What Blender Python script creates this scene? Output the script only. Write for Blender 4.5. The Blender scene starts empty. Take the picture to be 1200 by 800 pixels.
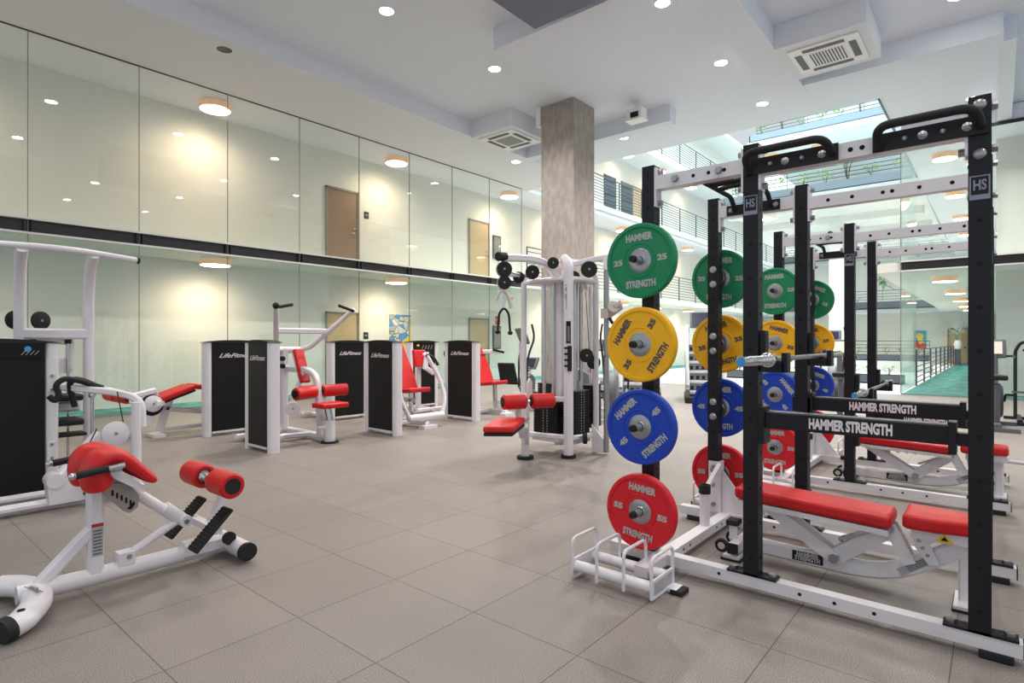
import bpy, math, random
from mathutils import Vector, Matrix, Euler
random.seed(7)
C = bpy.context.scene.collection
SC = bpy.context.scene

# ------------------------------------------------------------------ camera
cam_d = bpy.data.cameras.new('camera'); cam = bpy.data.objects.new('camera', cam_d); C.objects.link(cam)
cam_d.sensor_width = 36; cam_d.lens = 20.25; cam_d.clip_start = .05; cam_d.clip_end = 300
cam.location = (0, 0, 1.38); cam.rotation_euler = (math.pi/2, 0, math.radians(-49.95))
SC.camera = cam
# ------------------------------------------------------------------ world, view
wd = bpy.data.worlds.new('sky'); SC.world = wd; wd.use_nodes = True
wd.node_tree.nodes['Background'].inputs[0].default_value = (.86, .95, 1, 1)
wd.node_tree.nodes['Background'].inputs[1].default_value = .55
SC.view_settings.view_transform = 'Standard'; SC.view_settings.look = 'None'
SC.view_settings.exposure = .45; SC.view_settings.gamma = 1
SC.view_settings.use_curve_mapping = False
SC.cycles.max_bounces = 8; SC.cycles.diffuse_bounces = 4; SC.cycles.glossy_bounces = 3
SC.cycles.transparent_max_bounces = 24; SC.cycles.caustics_reflective = False; SC.cycles.caustics_refractive = False
SC.cycles.sample_clamp_indirect = 6
DOWN_W, DRUM_W, ATR_W = 155, 44, 3300

def light(name, kind, loc, energy, color=(1, 1, 1), size=.2, rot=(0, 0, 0), parent=None, **k):
    d = bpy.data.lights.new(name, kind); d.energy = energy; d.color = color
    if kind == 'AREA':
        d.shape = k.get('shape', 'DISK'); d.size = size
        if 'size_y' in k: d.size_y = k['size_y']
        d.spread = k.get('spread', math.pi)
    else: d.shadow_soft_size = size
    if kind == 'SPOT': d.spot_size = k.get('cone', 2.4); d.spot_blend = .9
    o = bpy.data.objects.new(name, d); C.objects.link(o); o.location = loc; o.rotation_euler = rot
    if parent: o.parent = parent
    return o
# daylight falling through the glass roof over the atrium; room left open behind the camera for sky fill
light('daylight_area', 'AREA', (24, 7, 17.5), ATR_W, (.78, .96, 1), 14, (0, 0, 0), shape='RECTANGLE', size_y=12)
light('daylight_area', 'AREA', (42, 7, 17.5), ATR_W*.5, (.84, .97, 1), 6, (0, 0, 0), shape='RECTANGLE', size_y=12)  # second daylight source, added to brighten the far atrium beyond the wing

# ------------------------------------------------------------------ materials
def lin(c):
    f = lambda u: u/12.92 if u <= .04045 else ((u+.055)/1.055)**2.4
    return tuple(f(x/255) for x in c)
MATS = {}
def mat(name, rgb, rough=.5, metal=0, var=.06, scale=30, bump=0, bscale=200, spec=.5, emit=0, coat=0):
    m = bpy.data.materials.new(name); m.use_nodes = True; nt = m.node_tree; b = nt.nodes['Principled BSDF']
    c = lin(rgb)
    tc = nt.nodes.new('ShaderNodeTexCoord'); n = nt.nodes.new('ShaderNodeTexNoise'); n.inputs['Scale'].default_value = scale
    nt.links.new(tc.outputs['Object'], n.inputs['Vector'])
    mx = nt.nodes.new('ShaderNodeMix'); mx.data_type = 'RGBA'
    mx.inputs[6].default_value = (*[x*(1-var) for x in c], 1); mx.inputs[7].default_value = (*[min(1, x*(1+var)) for x in c], 1)
    nt.links.new(n.outputs['Fac'], mx.inputs[0]); nt.links.new(mx.outputs[2], b.inputs['Base Color'])
    b.inputs['Roughness'].default_value = rough; b.inputs['Metallic'].default_value = metal
    b.inputs['Specular IOR Level'].default_value = spec; b.inputs['Coat Weight'].default_value = coat
    if emit:
        b.inputs['Emission Color'].default_value = (*c, 1); b.inputs['Emission Strength'].default_value = emit
    if bump:
        n2 = nt.nodes.new('ShaderNodeTexNoise'); n2.inputs['Scale'].default_value = bscale
        nt.links.new(tc.outputs['Object'], n2.inputs['Vector'])
        bp = nt.nodes.new('ShaderNodeBump'); bp.inputs['Strength'].default_value = bump; bp.inputs['Distance'].default_value = .003
        nt.links.new(n2.outputs['Fac'], bp.inputs['Height']); nt.links.new(bp.outputs[0], b.inputs['Normal'])
    MATS[name] = m
    return m
WHITE = mat('white_paint', (226, 221, 226), .3, var=.02, spec=.5)
CREAM = mat('pale_metal', (205, 196, 186), .35, var=.03)
BLACK = mat('black_paint', (26, 25, 31), .45, var=.1, bump=.1, spec=.3)
RUBBER = mat('black_rubber', (24, 24, 26), .75, var=.2, bump=.3)
SHROUD = mat('black_panel', (17, 17, 18), .5, var=.1, spec=.3)
HOLE = mat('dark_hole', (8, 8, 9), .9)
RED = mat('red_vinyl', (202, 14, 20), .42, var=.04, bump=.15, bscale=400)
CHROME = mat('chrome', (205, 205, 208), .18, 1, var=.03)
STEEL = mat('brushed_steel', (165, 165, 168), .33, .9, var=.12, scale=60)
DKSTEEL = mat('dark_steel', (70, 70, 76), .4, .6)
PGREEN = mat('green_rubber', (0, 132, 84), .55, var=.05, bump=.2)
PYELLOW = mat('yellow_rubber', (250, 184, 0), .55, var=.04, bump=.2)
PBLUE = mat('blue_rubber', (12, 62, 182), .55, var=.05, bump=.2)
PRED = mat('red_rubber', (216, 14, 34), .55, var=.05, bump=.2)
GREYINK = mat('grey_lettering', (176, 178, 176), .5)
DKINK = mat('dark_lettering', (86, 80, 74), .5)
WHITEINK = mat('white_lettering', (235, 225, 228), .5)
BLUECAP = mat('blue_cap', (60, 150, 215), .4)
WARN = mat('warning_yellow', (245, 205, 30), .5)
STICKER = mat('sticker_paper', (176, 174, 178), .5)
REDINK = mat('red_sticker', (176, 40, 34), .5)
GREYPL = mat('grey_plate', (160, 152, 146), .4, .3)
CEIL = mat('ceiling_paint', (224, 230, 240), .85, var=.01, scale=3)
SOFFIT = mat('soffit_paint', (224, 227, 234), .85, var=.01, scale=3)
PANEL = mat('grey_blue_panel', (112, 114, 134), .6, var=.03)
PLASTER = mat('wall_paint', (230, 229, 221), .8, var=.015, scale=4)
ATWALL = mat("atrium_paint", (228, 234, 234), .8, var=.01, scale=4)
BEAMBLK = mat('black_steel_beam', (28, 29, 31), .45, var=.15, scale=6)
TRIM = mat('pale_trim', (224, 222, 220), .5, var=.02)
DOORM = mat('tan_door', (150, 122, 100), .5, var=.05, scale=8)
DOORL = mat('light_wood_door', (196, 172, 132), .5, var=.08, scale=8)
FRAMEM = mat('grey_door_frame', (140, 132, 124), .5, var=.03)
DARKWIN = mat('dark_window', (52, 52, 56), .3, var=.2)
RAILM = mat('rail_steel', (72, 92, 104), .4, .3, var=.05)
RAILD = mat('dark_rail_steel', (62, 66, 74), .45, .3, var=.05)
BADGE = mat('badge_grey', (138, 138, 158), .5)
PLANTL = mat('pale_planter', (150, 168, 182), .6, var=.04)
PLANTER = mat('grey_planter', (92, 98, 108), .7, var=.06)
SOIL = mat('soil', (52, 40, 30), .95, var=.3)
LEAF = mat('leaf', (76, 138, 52), .55, var=.35, scale=9)
LEAFL = mat('light_leaf', (150, 196, 92), .55, var=.3, scale=9)
STEM = mat('stem', (96, 84, 52), .7, var=.2)
DRUMSH = mat('copper_shade', (226, 180, 136), .4, .2, var=.08, emit=.25)
LAMPGLOW = mat('lamp_diffuser', (255, 236, 208), .5, emit=9)
DOWNGLOW = mat('downlight_lens', (255, 246, 236), .5, emit=40)
SCREEN = mat('console_screen', (50, 48, 70), .15, var=.4, scale=40)
SCREENW = mat('console_light', (232, 222, 208), .4, var=.15, scale=40)
GREYPLAS = mat('grey_plastic', (96, 98, 104), .45, var=.08)
LTPLAS = mat('light_plastic', (196, 198, 202), .4, var=.04)
VENTD = mat('vent_dark', (92, 90, 88), .6, var=.1)
PLASTW = mat('white_plastic', (236, 236, 238), .45, var=.01)
STONE = mat('pale_stone', (232, 232, 230), .7, var=.03, scale=6)

def tex_nodes(m):
    nt = m.node_tree; return nt, nt.nodes['Principled BSDF'], next(n for n in nt.nodes if n.type == 'TEX_COORD')
# rubber floor tiles: joints every tile, fine speckle, a tone for each tile
FLOOR = mat('rubber_tile', (146, 132, 124), .5, spec=.5)
nt, b, tc = tex_nodes(FLOOR)
TX, TY, OX, OY = .606, .631, 1.517, 2.04
mp = nt.nodes.new('ShaderNodeVectorMath'); mp.operation = 'SUBTRACT'; mp.inputs[1].default_value = (OX, OY, 0)
nt.links.new(tc.outputs['Object'], mp.inputs[0])
dv = nt.nodes.new('ShaderNodeVectorMath'); dv.operation = 'DIVIDE'; dv.inputs[1].default_value = (TX, TY, 1)
nt.links.new(mp.outputs[0], dv.inputs[0])
fr = nt.nodes.new('ShaderNodeVectorMath'); fr.operation = 'FRACTION'; nt.links.new(dv.outputs[0], fr.inputs[0])
fl = nt.nodes.new('ShaderNodeVectorMath'); fl.operation = 'FLOOR'; nt.links.new(dv.outputs[0], fl.inputs[0])
sp = nt.nodes.new('ShaderNodeSeparateXYZ'); nt.links.new(fr.outputs[0], sp.inputs[0])
def M(op, a, b_=None):
    n = nt.nodes.new('ShaderNodeMath'); n.operation = op
    for i, v in enumerate((a, b_)):
        if v is None: continue
        if isinstance(v, (int, float)): n.inputs[i].default_value = v
        else: nt.links.new(v, n.inputs[i])
    return n.outputs[0]
edge = None
for s in (0, 1):
    d = M('MINIMUM', sp.outputs[s], M('SUBTRACT', 1.0, sp.outputs[s]))
    edge = d if edge is None else M('MINIMUM', edge, d)
joint = M('LESS_THAN', edge, .0042)
wn = nt.nodes.new('ShaderNodeTexWhiteNoise'); nt.links.new(fl.outputs[0], wn.inputs['Vector'])
spk = nt.nodes.new('ShaderNodeTexNoise'); spk.inputs['Scale'].default_value = 230; spk.inputs['Detail'].default_value = 4
nt.links.new(tc.outputs['Object'], spk.inputs['Vector'])
big = nt.nodes.new('ShaderNodeTexNoise'); big.inputs['Scale'].default_value = 1.3; big.inputs['Detail'].default_value = 4
nt.links.new(tc.outputs['Object'], big.inputs['Vector'])
rp = nt.nodes.new('ShaderNodeValToRGB'); nt.links.new(spk.outputs['Fac'], rp.inputs[0])
rp.color_ramp.elements[0].position = .37; rp.color_ramp.elements[0].color = (*lin((92, 84, 80)), 1)
rp.color_ramp.elements[1].position = .63; rp.color_ramp.elements[1].color = (*lin((164, 154, 149)), 1)
val = M('ADD', M('MULTIPLY', wn.outputs['Value'], .10), M('ADD', M('MULTIPLY', big.outputs['Fac'], .22), .84))
mm = nt.nodes.new('ShaderNodeMix'); mm.data_type = 'RGBA'; mm.blend_type = 'MULTIPLY'; mm.inputs[0].default_value = 1
nt.links.new(rp.outputs[0], mm.inputs[6])
cv = nt.nodes.new('ShaderNodeCombineColor')
for i in range(3): nt.links.new(val, cv.inputs[i])
nt.links.new(cv.outputs[0], mm.inputs[7])
mj = nt.nodes.new('ShaderNodeMix'); mj.data_type = 'RGBA'; mj.inputs[7].default_value = (*lin((84, 74, 69)), 1)
nt.links.new(joint, mj.inputs[0]); nt.links.new(mm.outputs[2], mj.inputs[6]); nt.links.new(mj.outputs[2], b.inputs['Base Color'])
# carpet, concrete
def noise_mat(name, c0, c1, scale, rough=.9, stretch=(1, 1, 1), detail=6):
    m = mat(name, c0, rough); nt, b, tc = tex_nodes(m)
    mp = nt.nodes.new('ShaderNodeMapping'); mp.inputs['Scale'].default_value = stretch
    nt.links.new(tc.outputs['Object'], mp.inputs[0])
    n = nt.nodes.new('ShaderNodeTexNoise'); n.inputs['Scale'].default_value = scale; n.inputs['Detail'].default_value = detail
    nt.links.new(mp.outputs[0], n.inputs['Vector'])
    r = nt.nodes.new('ShaderNodeValToRGB'); nt.links.new(n.outputs['Fac'], r.inputs[0])
    r.color_ramp.elements[0].position = .3; r.color_ramp.elements[0].color = (*lin(c0), 1)
    r.color_ramp.elements[1].position = .7; r.color_ramp.elements[1].color = (*lin(c1), 1)
    nt.links.new(r.outputs[0], b.inputs['Base Color']); return m
CARPET = noise_mat('teal_carpet', (16, 104, 104), (98, 172, 166), 3)
CONCRETE = noise_mat('raw_concrete', (146, 136, 130), (172, 163, 157), 9, .8, (1, 1, .45))
def glass(name, tint, base=.06, pw=.55, rough=.02):
    m = bpy.data.materials.new(name); m.use_nodes = True; nt = m.node_tree; nt.nodes.clear()
    out = nt.nodes.new('ShaderNodeOutputMaterial'); mx = nt.nodes.new('ShaderNodeMixShader')
    t = nt.nodes.new('ShaderNodeBsdfTransparent'); t.inputs[0].default_value = (*tint, 1)
    g = nt.nodes.new('ShaderNodeBsdfGlossy'); g.inputs['Roughness'].default_value = rough; g.inputs[0].default_value = (.93, 1, .97, 1)
    lw = nt.nodes.new('ShaderNodeLayerWeight'); pn = nt.nodes.new('ShaderNodeMath'); pn.operation = 'POWER'; pn.inputs[1].default_value = 4
    ad = nt.nodes.new('ShaderNodeMath'); ad.operation = 'MULTIPLY_ADD'; ad.inputs[1].default_value = pw; ad.inputs[2].default_value = base; ad.use_clamp = True
    nt.links.new(lw.outputs['Facing'], pn.inputs[0]); nt.links.new(pn.outputs[0], ad.inputs[0]); nt.links.new(ad.outputs[0], mx.inputs[0])
    nt.links.new(t.outputs[0], mx.inputs[1]); nt.links.new(g.outputs[0], mx.inputs[2]); nt.links.new(mx.outputs[0], out.inputs[0])
    return m
GLASS = glass('clear_glass', (.962, .983, .977), .04, .5)
GLASSE = mat('glass_edge', (120, 150, 140), .2)

# ------------------------------------------------------------------ mesh builder
_tc = {}
def text_geo(body, size, shear, offset, ext):
    k = (body, size, shear, offset, ext)
    if k not in _tc:
        cu = bpy.data.curves.new('t', 'FONT'); cu.body = body; cu.size = 1; cu.shear = shear; cu.offset = offset; cu.extrude = 0
        cu.resolution_u = 3; cu.align_x = 'CENTER'; cu.align_y = 'CENTER'
        o = bpy.data.objects.new('t', cu); C.objects.link(o)
        me = o.to_mesh()
        vs = [(v.co.x*size, v.co.y*size) for v in me.vertices]; fs = [tuple(p.vertices) for p in me.polygons]
        o.to_mesh_clear(); bpy.data.objects.remove(o); bpy.data.curves.remove(cu)
        _tc[k] = (vs, fs)
    return _tc[k]
V = Vector
class MB:
    def __init__(s): s.v = []; s.f = []; s.m = []
    def add(s, vs, fs, mi=0):
        o = len(s.v); s.v += [tuple(v) for v in vs]; s.f += [tuple(i+o for i in f) for f in fs]; s.m += [mi]*len(fs); return s
    def box(s, c, sz, rot=None, mi=0):
        R = Euler(rot).to_matrix() if rot else Matrix.Identity(3)
        c = V(c); x, y, z = [a/2 for a in sz]
        vs = [c + R @ V((sx*x, sy*y, sz_*z)) for sx in (-1, 1) for sy in (-1, 1) for sz_ in (-1, 1)]
        return s.add(vs, [(0, 1, 3, 2), (4, 6, 7, 5), (0, 4, 5, 1), (2, 3, 7, 6), (0, 2, 6, 4), (1, 5, 7, 3)], mi)
    def bx(s, a, b, mi=0):
        a, b = V(a), V(b); return s.box((a+b)/2, [abs(q) for q in (b-a)], None, mi)
    def frame(s, d, up):
        d = V(d).normalized(); up = V(up)
        if abs(d.dot(up.normalized())) > .98: up = V((1, 0, 0)) if abs(d.x) < .9 else V((0, 1, 0))
        r = d.cross(up).normalized(); u = r.cross(d).normalized(); return r, u
    def bar(s, p, q, w, h=None, up=(0, 0, 1), mi=0):
        h = h or w; return s.sweep([p, q], [(-w/2, -h/2), (w/2, -h/2), (w/2, h/2), (-w/2, h/2)], up, mi)
    def fillet(s, pts, rad, n=6):
        pts = [V(p) for p in pts]; out = [pts[0]]
        for a, b, c in zip(pts, pts[1:], pts[2:]):
            u, w = (a-b), (c-b); L = min(rad, u.length*.49, w.length*.49)
            if L < 1e-5 or u.normalized().dot(w.normalized()) < -.999: out.append(b); continue
            p0, p1 = b+u.normalized()*L, b+w.normalized()*L
            for i in range(n+1):
                t = i/n; out.append(p0*(1-t)**2 + b*2*t*(1-t) + p1*t*t)
        out.append(pts[-1]); return out
    def sweep(s, path, prof, up=(0, 0, 1), mi=0, caps=True, scale=None, fixed=False):
        P = [V(p) for p in path]; k = len(prof); vs = []; fs = []; r = None
        for i, p in enumerate(P):
            d = (P[min(i+1, len(P)-1)] - P[max(i-1, 0)])
            if i == 0 or fixed: r, u = s.frame(d, up)
            else:
                dn = d.normalized(); r = (r - dn*r.dot(dn)).normalized(); u = r.cross(dn).normalized()
            q = 1 if scale is None else scale[i]
            if 0 < i < len(P)-1:   # keep thickness at a mitre
                a, b = (P[i]-P[i-1]).normalized(), (P[i+1]-P[i]).normalized(); ct = max(.5, math.sqrt(max(.01, (1+a.dot(b))/2)))
                ax = (b-a)
                axn = ax.normalized() if ax.length > 1e-6 else None
            else: axn = None
            for (x, y) in prof:
                w = (r*x + u*y)*q
                if axn is not None: w = w + axn*w.dot(axn)*(1/ct-1)
                vs.append(p + w)
        for i in range(len(P)-1):
            for j in range(k):
                a, b = i*k+j, i*k+(j+1) % k; fs.append((a, b, b+k, a+k))
        if caps: fs.append(tuple(range(k-1, -1, -1))); fs.append(tuple((len(P)-1)*k+j for j in range(k)))
        return s.add(vs, fs, mi)
    def tube(s, pts, r, bend=0, n=12, mi=0, caps=True, oval=1, up=(0, 0, 1)):
        if bend: pts = s.fillet(pts, bend)
        return s.sweep(pts, [(r*math.cos(2*math.pi*j/n), r*oval*math.sin(2*math.pi*j/n)) for j in range(n)], up, mi, caps)
    def rtube(s, pts, w, h, bend=0, up=(0, 0, 1), mi=0, c=.2):
        if bend: pts = s.fillet(pts, bend)
        e = min(w, h)*c; x, y = w/2, h/2
        return s.sweep(pts, [(-x+e, -y), (x-e, -y), (x, -y+e), (x, y-e), (x-e, y), (-x+e, y), (-x, y-e), (-x, -y+e)], up, mi)
    def cyl(s, p, q, r, r2=None, n=20, mi=0):
        p, q = V(p), V(q); a, u = s.frame(q-p, (0, 0, 1)); r2 = r if r2 is None else r2
        vs = []; fs = []
        for (c, R) in ((p, r), (q, r2)):
            vs += [c + (a*math.cos(2*math.pi*j/n)+u*math.sin(2*math.pi*j/n))*R for j in range(n)]
        fs = [(j, (j+1) % n, n+(j+1) % n, n+j) for j in range(n)] + [tuple(range(n-1, -1, -1)), tuple(range(n, 2*n))]
        return s.add(vs, fs, mi)
    def lathe(s, prof, c, axis=(0, 0, 1), n=40, mi=0, closed=False):
        c = V(c); d = V(axis).normalized(); a, u = s.frame(d, (0, 0, 1) if abs(d.z) < .9 else (0, 1, 0)); k = len(prof); vs = []; fs = []
        for j in range(n):
            e = a*math.cos(2*math.pi*j/n) + u*math.sin(2*math.pi*j/n)
            vs += [c + e*r + d*z for r, z in prof]
        for j in range(n):
            J = (j+1) % n
            for i in range(k if closed else k-1):
                I = (i+1) % k; fs.append((j*k+i, J*k+i, J*k+I, j*k+I))
        return s.add(vs, fs, mi)
    def prism(s, poly, vec, mi=0):
        P = [V(p) for p in poly]; k = len(P); w = V(vec)
        return s.add(P + [p+w for p in P], [tuple(range(k-1, -1, -1)), tuple(range(k, 2*k))] + [(j, (j+1) % k, k+(j+1) % k, k+j) for j in range(k)], mi)
    def ball(s, c, r, n=14, sq=(1, 1, 1), mi=0):
        c = V(c); m = n//2; vs = []; fs = []
        for i in range(m+1):
            t = math.pi*i/m
            for j in range(n):
                p = 2*math.pi*j/n; vs.append(c + V((r*sq[0]*math.sin(t)*math.cos(p), r*sq[1]*math.sin(t)*math.sin(p), r*sq[2]*math.cos(t))))
        for i in range(m):
            for j in range(n): fs.append((i*n+j, (i+1)*n+j, (i+1)*n+(j+1) % n, i*n+(j+1) % n))
        return s.add(vs, fs, mi)
    def text(s, body, size, c, xd, yd, shear=0, offset=.02, ext=.0015, mi=0, width=None):
        vs, fs = text_geo(body, size, shear, offset, 0); xd, yd = V(xd).normalized(), V(yd).normalized(); nn = xd.cross(yd)*ext; c = V(c)
        sx = 1
        if width: sx = width/(max(v[0] for v in vs)-min(v[0] for v in vs))
        s.add([c + xd*x*sx + yd*y + nn for x, y in vs], fs, mi)
        return s
    def grid(s, fn, nu, nv, mi=0, cu=False):
        vs = [fn(i/(nu if not cu else nu), j/nv) for i in range(nu+(0 if cu else 1)) for j in range(nv+1)]; k = nv+1; fs = []
        for i in range(nu):
            I = (i+1) % nu if cu else i+1
            for j in range(nv): fs.append((i*k+j, I*k+j, I*k+j+1, i*k+j+1))
        return s.add(vs, fs, mi)
    def build(s, name, mats, parent=None, world=False, bevel=0, seg=2, sub=0, loc=None, angle=38):
        if not isinstance(mats, (list, tuple)): mats = [mats]
        me = bpy.data.meshes.new(name); vs = s.v
        if parent is not None and world:
            o_ = V(parent_world(parent)); vs = [tuple(V(v)-o_) for v in vs]
        if loc is not None: vs = [tuple(V(v)-V(loc)) for v in vs]
        me.from_pydata(vs, [], s.f)
        for m in mats: me.materials.append(m)
        me.polygons.foreach_set('material_index', s.m)
        me.polygons.foreach_set('use_smooth', [True]*len(s.f)); me.update()
        import bmesh
        bm = bmesh.new(); bm.from_mesh(me); bmesh.ops.recalc_face_normals(bm, faces=bm.faces[:]); bm.to_mesh(me); bm.free()
        me.set_sharp_from_angle(angle=math.radians(angle))
        o = bpy.data.objects.new(name, me); C.objects.link(o)
        if parent is not None: o.parent = parent
        if loc is not None: o.location = loc
        if bevel:
            b = o.modifiers.new('bevel', 'BEVEL'); b.width = bevel; b.segments = seg; b.limit_method = 'ANGLE'; b.angle_limit = math.radians(40); b.harden_normals = False
        if sub:
            q = o.modifiers.new('sub', 'SUBSURF'); q.levels = sub; q.render_levels = sub
        return o
def parent_world(p):
    w = V((0, 0, 0))
    while p is not None: w += p.location; p = p.parent
    return w
def tag(o, label=None, cat=None, group=None, kind=None):
    if label: o['label'] = label
    if cat: o['category'] = cat
    if group: o['group'] = group
    if kind: o['kind'] = kind
    return o
def thing(name, label, cat, loc=(0, 0, 0), rz=0, group=None):
    o = bpy.data.objects.new(name, None); C.objects.link(o); o.location = loc; o.rotation_euler = (0, 0, rz); o.empty_display_size = .1
    return tag(o, label, cat, group)
def struct(name, mb, m, bevel=0, **k):
    return tag(mb.build(name, m, bevel=bevel, **k), kind='structure')
def copy_tree(o, parent=None, label=None):
    c = o.copy(); C.objects.link(c)
    if parent is not None: c.parent = parent
    if label: c['label'] = label
    for ch in list(o.children): copy_tree(ch, c)
    return c
# ================================================================== THE SETTING
ZM, ZS = 7.02, 6.63                 # main ceiling, lower soffit
XA, YG, YW = 15.75, 12.5, 14.0      # atrium edge, glass wall, back wall of the corridor
F2, F3, F4 = 3.44, 7.0, 10.5        # upper floors
struct('floor', MB().bx((-5, -7, -.12), (18, 12.5, 0)), FLOOR)
struct('floor_atrium', MB().bx((18, 1.9, -.12), (48, 12.5, -.002)), STONE)
struct('floor_corridor_north', MB().bx((-5, 12.5, -.12), (48, YW, .0)), CARPET)
struct('floor_corridor_east', MB().bx((18, -5, -.12), (48, 1.9, .0)), CARPET)
c = MB()
c.bx((-5, -7, ZM), (XA, 10.3, ZM+.4)); c.bx((XA, -7, ZM), (18.2, 2.09, ZM+.4)); 
struct('ceiling', c, CEIL)
struct('ceiling_soffit', MB().bx((-5, 10.3, ZS), (XA, 12.52, ZM+.4)), SOFFIT)
cb = MB(); cb.bx((7.74, 1.5, ZS), (8.0, 6.95, ZM)); struct('ceiling_beam', cb, CEIL)
cb = MB(); cb.bx((-5, 3.04, ZS), (13.25, 3.67, ZM)); struct('ceiling_beam', cb, CEIL)
cb = MB(); cb.bx((12.9, -.1, ZS), (13.25, 3.035, ZM)); struct('ceiling_beam', cb, CEIL)
cb = MB(); cb.bx((13.25, -.28, ZS), (17.95, -.02, ZM)); struct('ceiling_beam', cb, CEIL)
cb = MB(); cb.bx((12.9, 5.94, ZS), (13.25, 10.3, ZM)); struct('ceiling_beam', cb, CEIL)
tag(MB().bx((5.4, 3.72, 6.28), (7.15, 5.54, ZM)).build('ceiling_duct_box', PANEL), 'grey blue duct box under the ceiling at the top edge of view', 'duct box')
struct('column', MB().bx((11.07, 7.45, 0), (11.97, 8.39, ZM)), CONCRETE, bevel=.015)
tag(MB().bx((11.03, 8.4, 6.55), (11.16, 8.52, ZM)).build('conduit_box', PLASTW, bevel=.01), 'narrow white conduit box between concrete column top and ceiling', 'conduit box')

# glass wall on the left, two storeys of panes, black beam between
XS = [-4.42+1.65*i for i in range(13)]   # pane joints ... 2.18, 3.83, 5.48 ... 15.38
wi = 0
for a, b in zip(XS, XS[1:]):
    for z0, z1 in ((.06, 3.2), (3.47, ZS)):
        wi += 1
        struct('window_%d' % wi, MB().bx((a+.006, YG-.008, z0), (b-.006, YG+.008, z1)), [GLASS])
def spandrel(n, pts, nrm, zlo, zhi, joints):
    p, q = V((*pts[0], 0)), V((*pts[1], 0)); w = V(nrm); m = MB()
    P = lambda t, o, z: V((p.x+(q.x-p.x)*t, p.y+(q.y-p.y)*t, z)) + w*o
    def slab(z0, z1, o0, o1, mi):
        m.prism([P(0, o0, z0), P(0, o1, z0), P(1, o1, z0), P(1, o0, z0)], (0, 0, z1-z0), mi)
    slab(zlo+.03, zhi-.03, -.05, .0, 0); slab(zhi-.035, zhi, -.06, .06, 1); slab(zlo, zlo+.035, -.06, .06, 1)
    L = (q-p).length; d = (q-p).normalized()
    for j in joints:
        for o in (-.05, .05):
            c = p + d*(j+o); c = V((c.x, c.y, 0)) + w*.02
            m.add([c + d*sx*.012 + w*sy*.035 + V((0, 0, z)) for sx in (-1, 1) for sy in (-1, 1) for z in (zlo+.03, zhi-.03)],
                  [(0, 1, 3, 2), (4, 6, 7, 5), (0, 4, 5, 1), (2, 3, 7, 6), (0, 2, 6, 4), (1, 5, 7, 3)], 0)
    return struct('trim_%d' % n, m, [BEAMBLK, TRIM])
for k, x in enumerate(XS[1:]):
    struct('trim_%d' % (20+k), MB().bx((x-.0045, YG-.012, .06), (x+.0045, YG+.012, ZS)), FRAMEM)
for k, y in enumerate((1.9, .25, -1.4, -3.05)):
    struct('trim_%d' % (40+k), MB().bx((17.988, y-.012, .04), (18.012, y+.012, 6.56)), FRAMEM)
spandrel(1, ((XS[0], YG), (XS[-1], YG)), (0, -1, 0), 3.19, 3.47, [x-XS[0] for x in XS[1:-1]])
struct('trim_2', MB().bx((XS[0], YG-.02, ZS-.012), (XS[-1], YG+.02, ZS+.01)), BEAMBLK)
struct('trim_3', MB().bx((XS[0], YG-.03, 0), (XS[-1], YG+.03, .06)), GLASSE)
# the corridor behind it: back wall, slabs; further on they are open galleries round the atrium
struct('wall_north', MB().bx((-5, YW, 0), (48, YW+.2, 15)), PLASTER)
struct('wall_west', MB().bx((-5.2, 12.5, 0), (-5, YW, 7)), PLASTER)
struct('floor_gallery_north', MB().bx((-5, YG+.03, 3.2), (48, YW, F2)), [PLASTER])
struct('ceiling_corridor_north', MB().bx((-5, YG+.03, 6.62), (48, YW, 6.99)), [CEIL])
g = MB(); g.bx((XS[-1], YG-.02, 3.24), (45, YG+.03, F2+.03)); g.bx((XA, YG-.02, 6.8), (45, YG+.03, F3+.03)); struct('trim_4', g, TRIM)
struct('floor_gallery_upper', MB().bx((XA, YG-.02, 10.2), (45, YW, F4)), ATWALL)
struct('ceiling_gallery_top', MB().bx((XA, YG, 13.8), (45, YW, 14)), ATWALL)
# atrium: east wings
def wing(name, x0, x1, y0, y1, z0, z1): return struct(name, MB().bx((x0, y0, z0), (x1, y1, z1)), ATWALL)
wing('floor_wing', 24, 38, 2.0, 8.8, 6.78, F3); wing('floor_wing', 27.3, 38, 2.0, 8.8, 10.28, F4)
struct('wall_wing_lower', MB().bx((37.8, 2, 7), (38, 8.8, 15)), ATWALL)
for k, (lx, ly) in enumerate([(a, b) for a in (25, 29, 33, 36.5) for b in (4, 7)]):  # added lamps, brighten the dark space below the wing
    r = thing('downlight', 'added round fill light under the planted wing', 'ceiling light', (lx, ly, 6.78), group='added fill lights under the planted wing')
    MB().cyl((0, 0, 0), (0, 0, -.01), .14, n=20).build('lens', DOWNGLOW, r); light('lamp', 'SPOT', (0, 0, -.03), 420, (.92, .98, 1), .1, (0, 0, 0), r, cone=2.9)
for k in range(4): struct('ceiling_beam', MB().bx((24.5+k*3.5, 2.2, 6.5), (24.9+k*3.5, 8.7, 6.78)), ATWALL)
struct('column', MB().bx((28.2, 4.95, 0), (28.9, 5.6, 6.5)), ATWALL)
struct('wall_east', MB().bx((46, -5, 0), (46.2, 14, 15)), PLASTER)
wing('floor_gallery_east', 43.2, 46, -.3, 12.4, 3.2, F2+.02); wing('floor_gallery_east', 45, 46, 2, 12.4, 6.8, F3)
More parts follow.
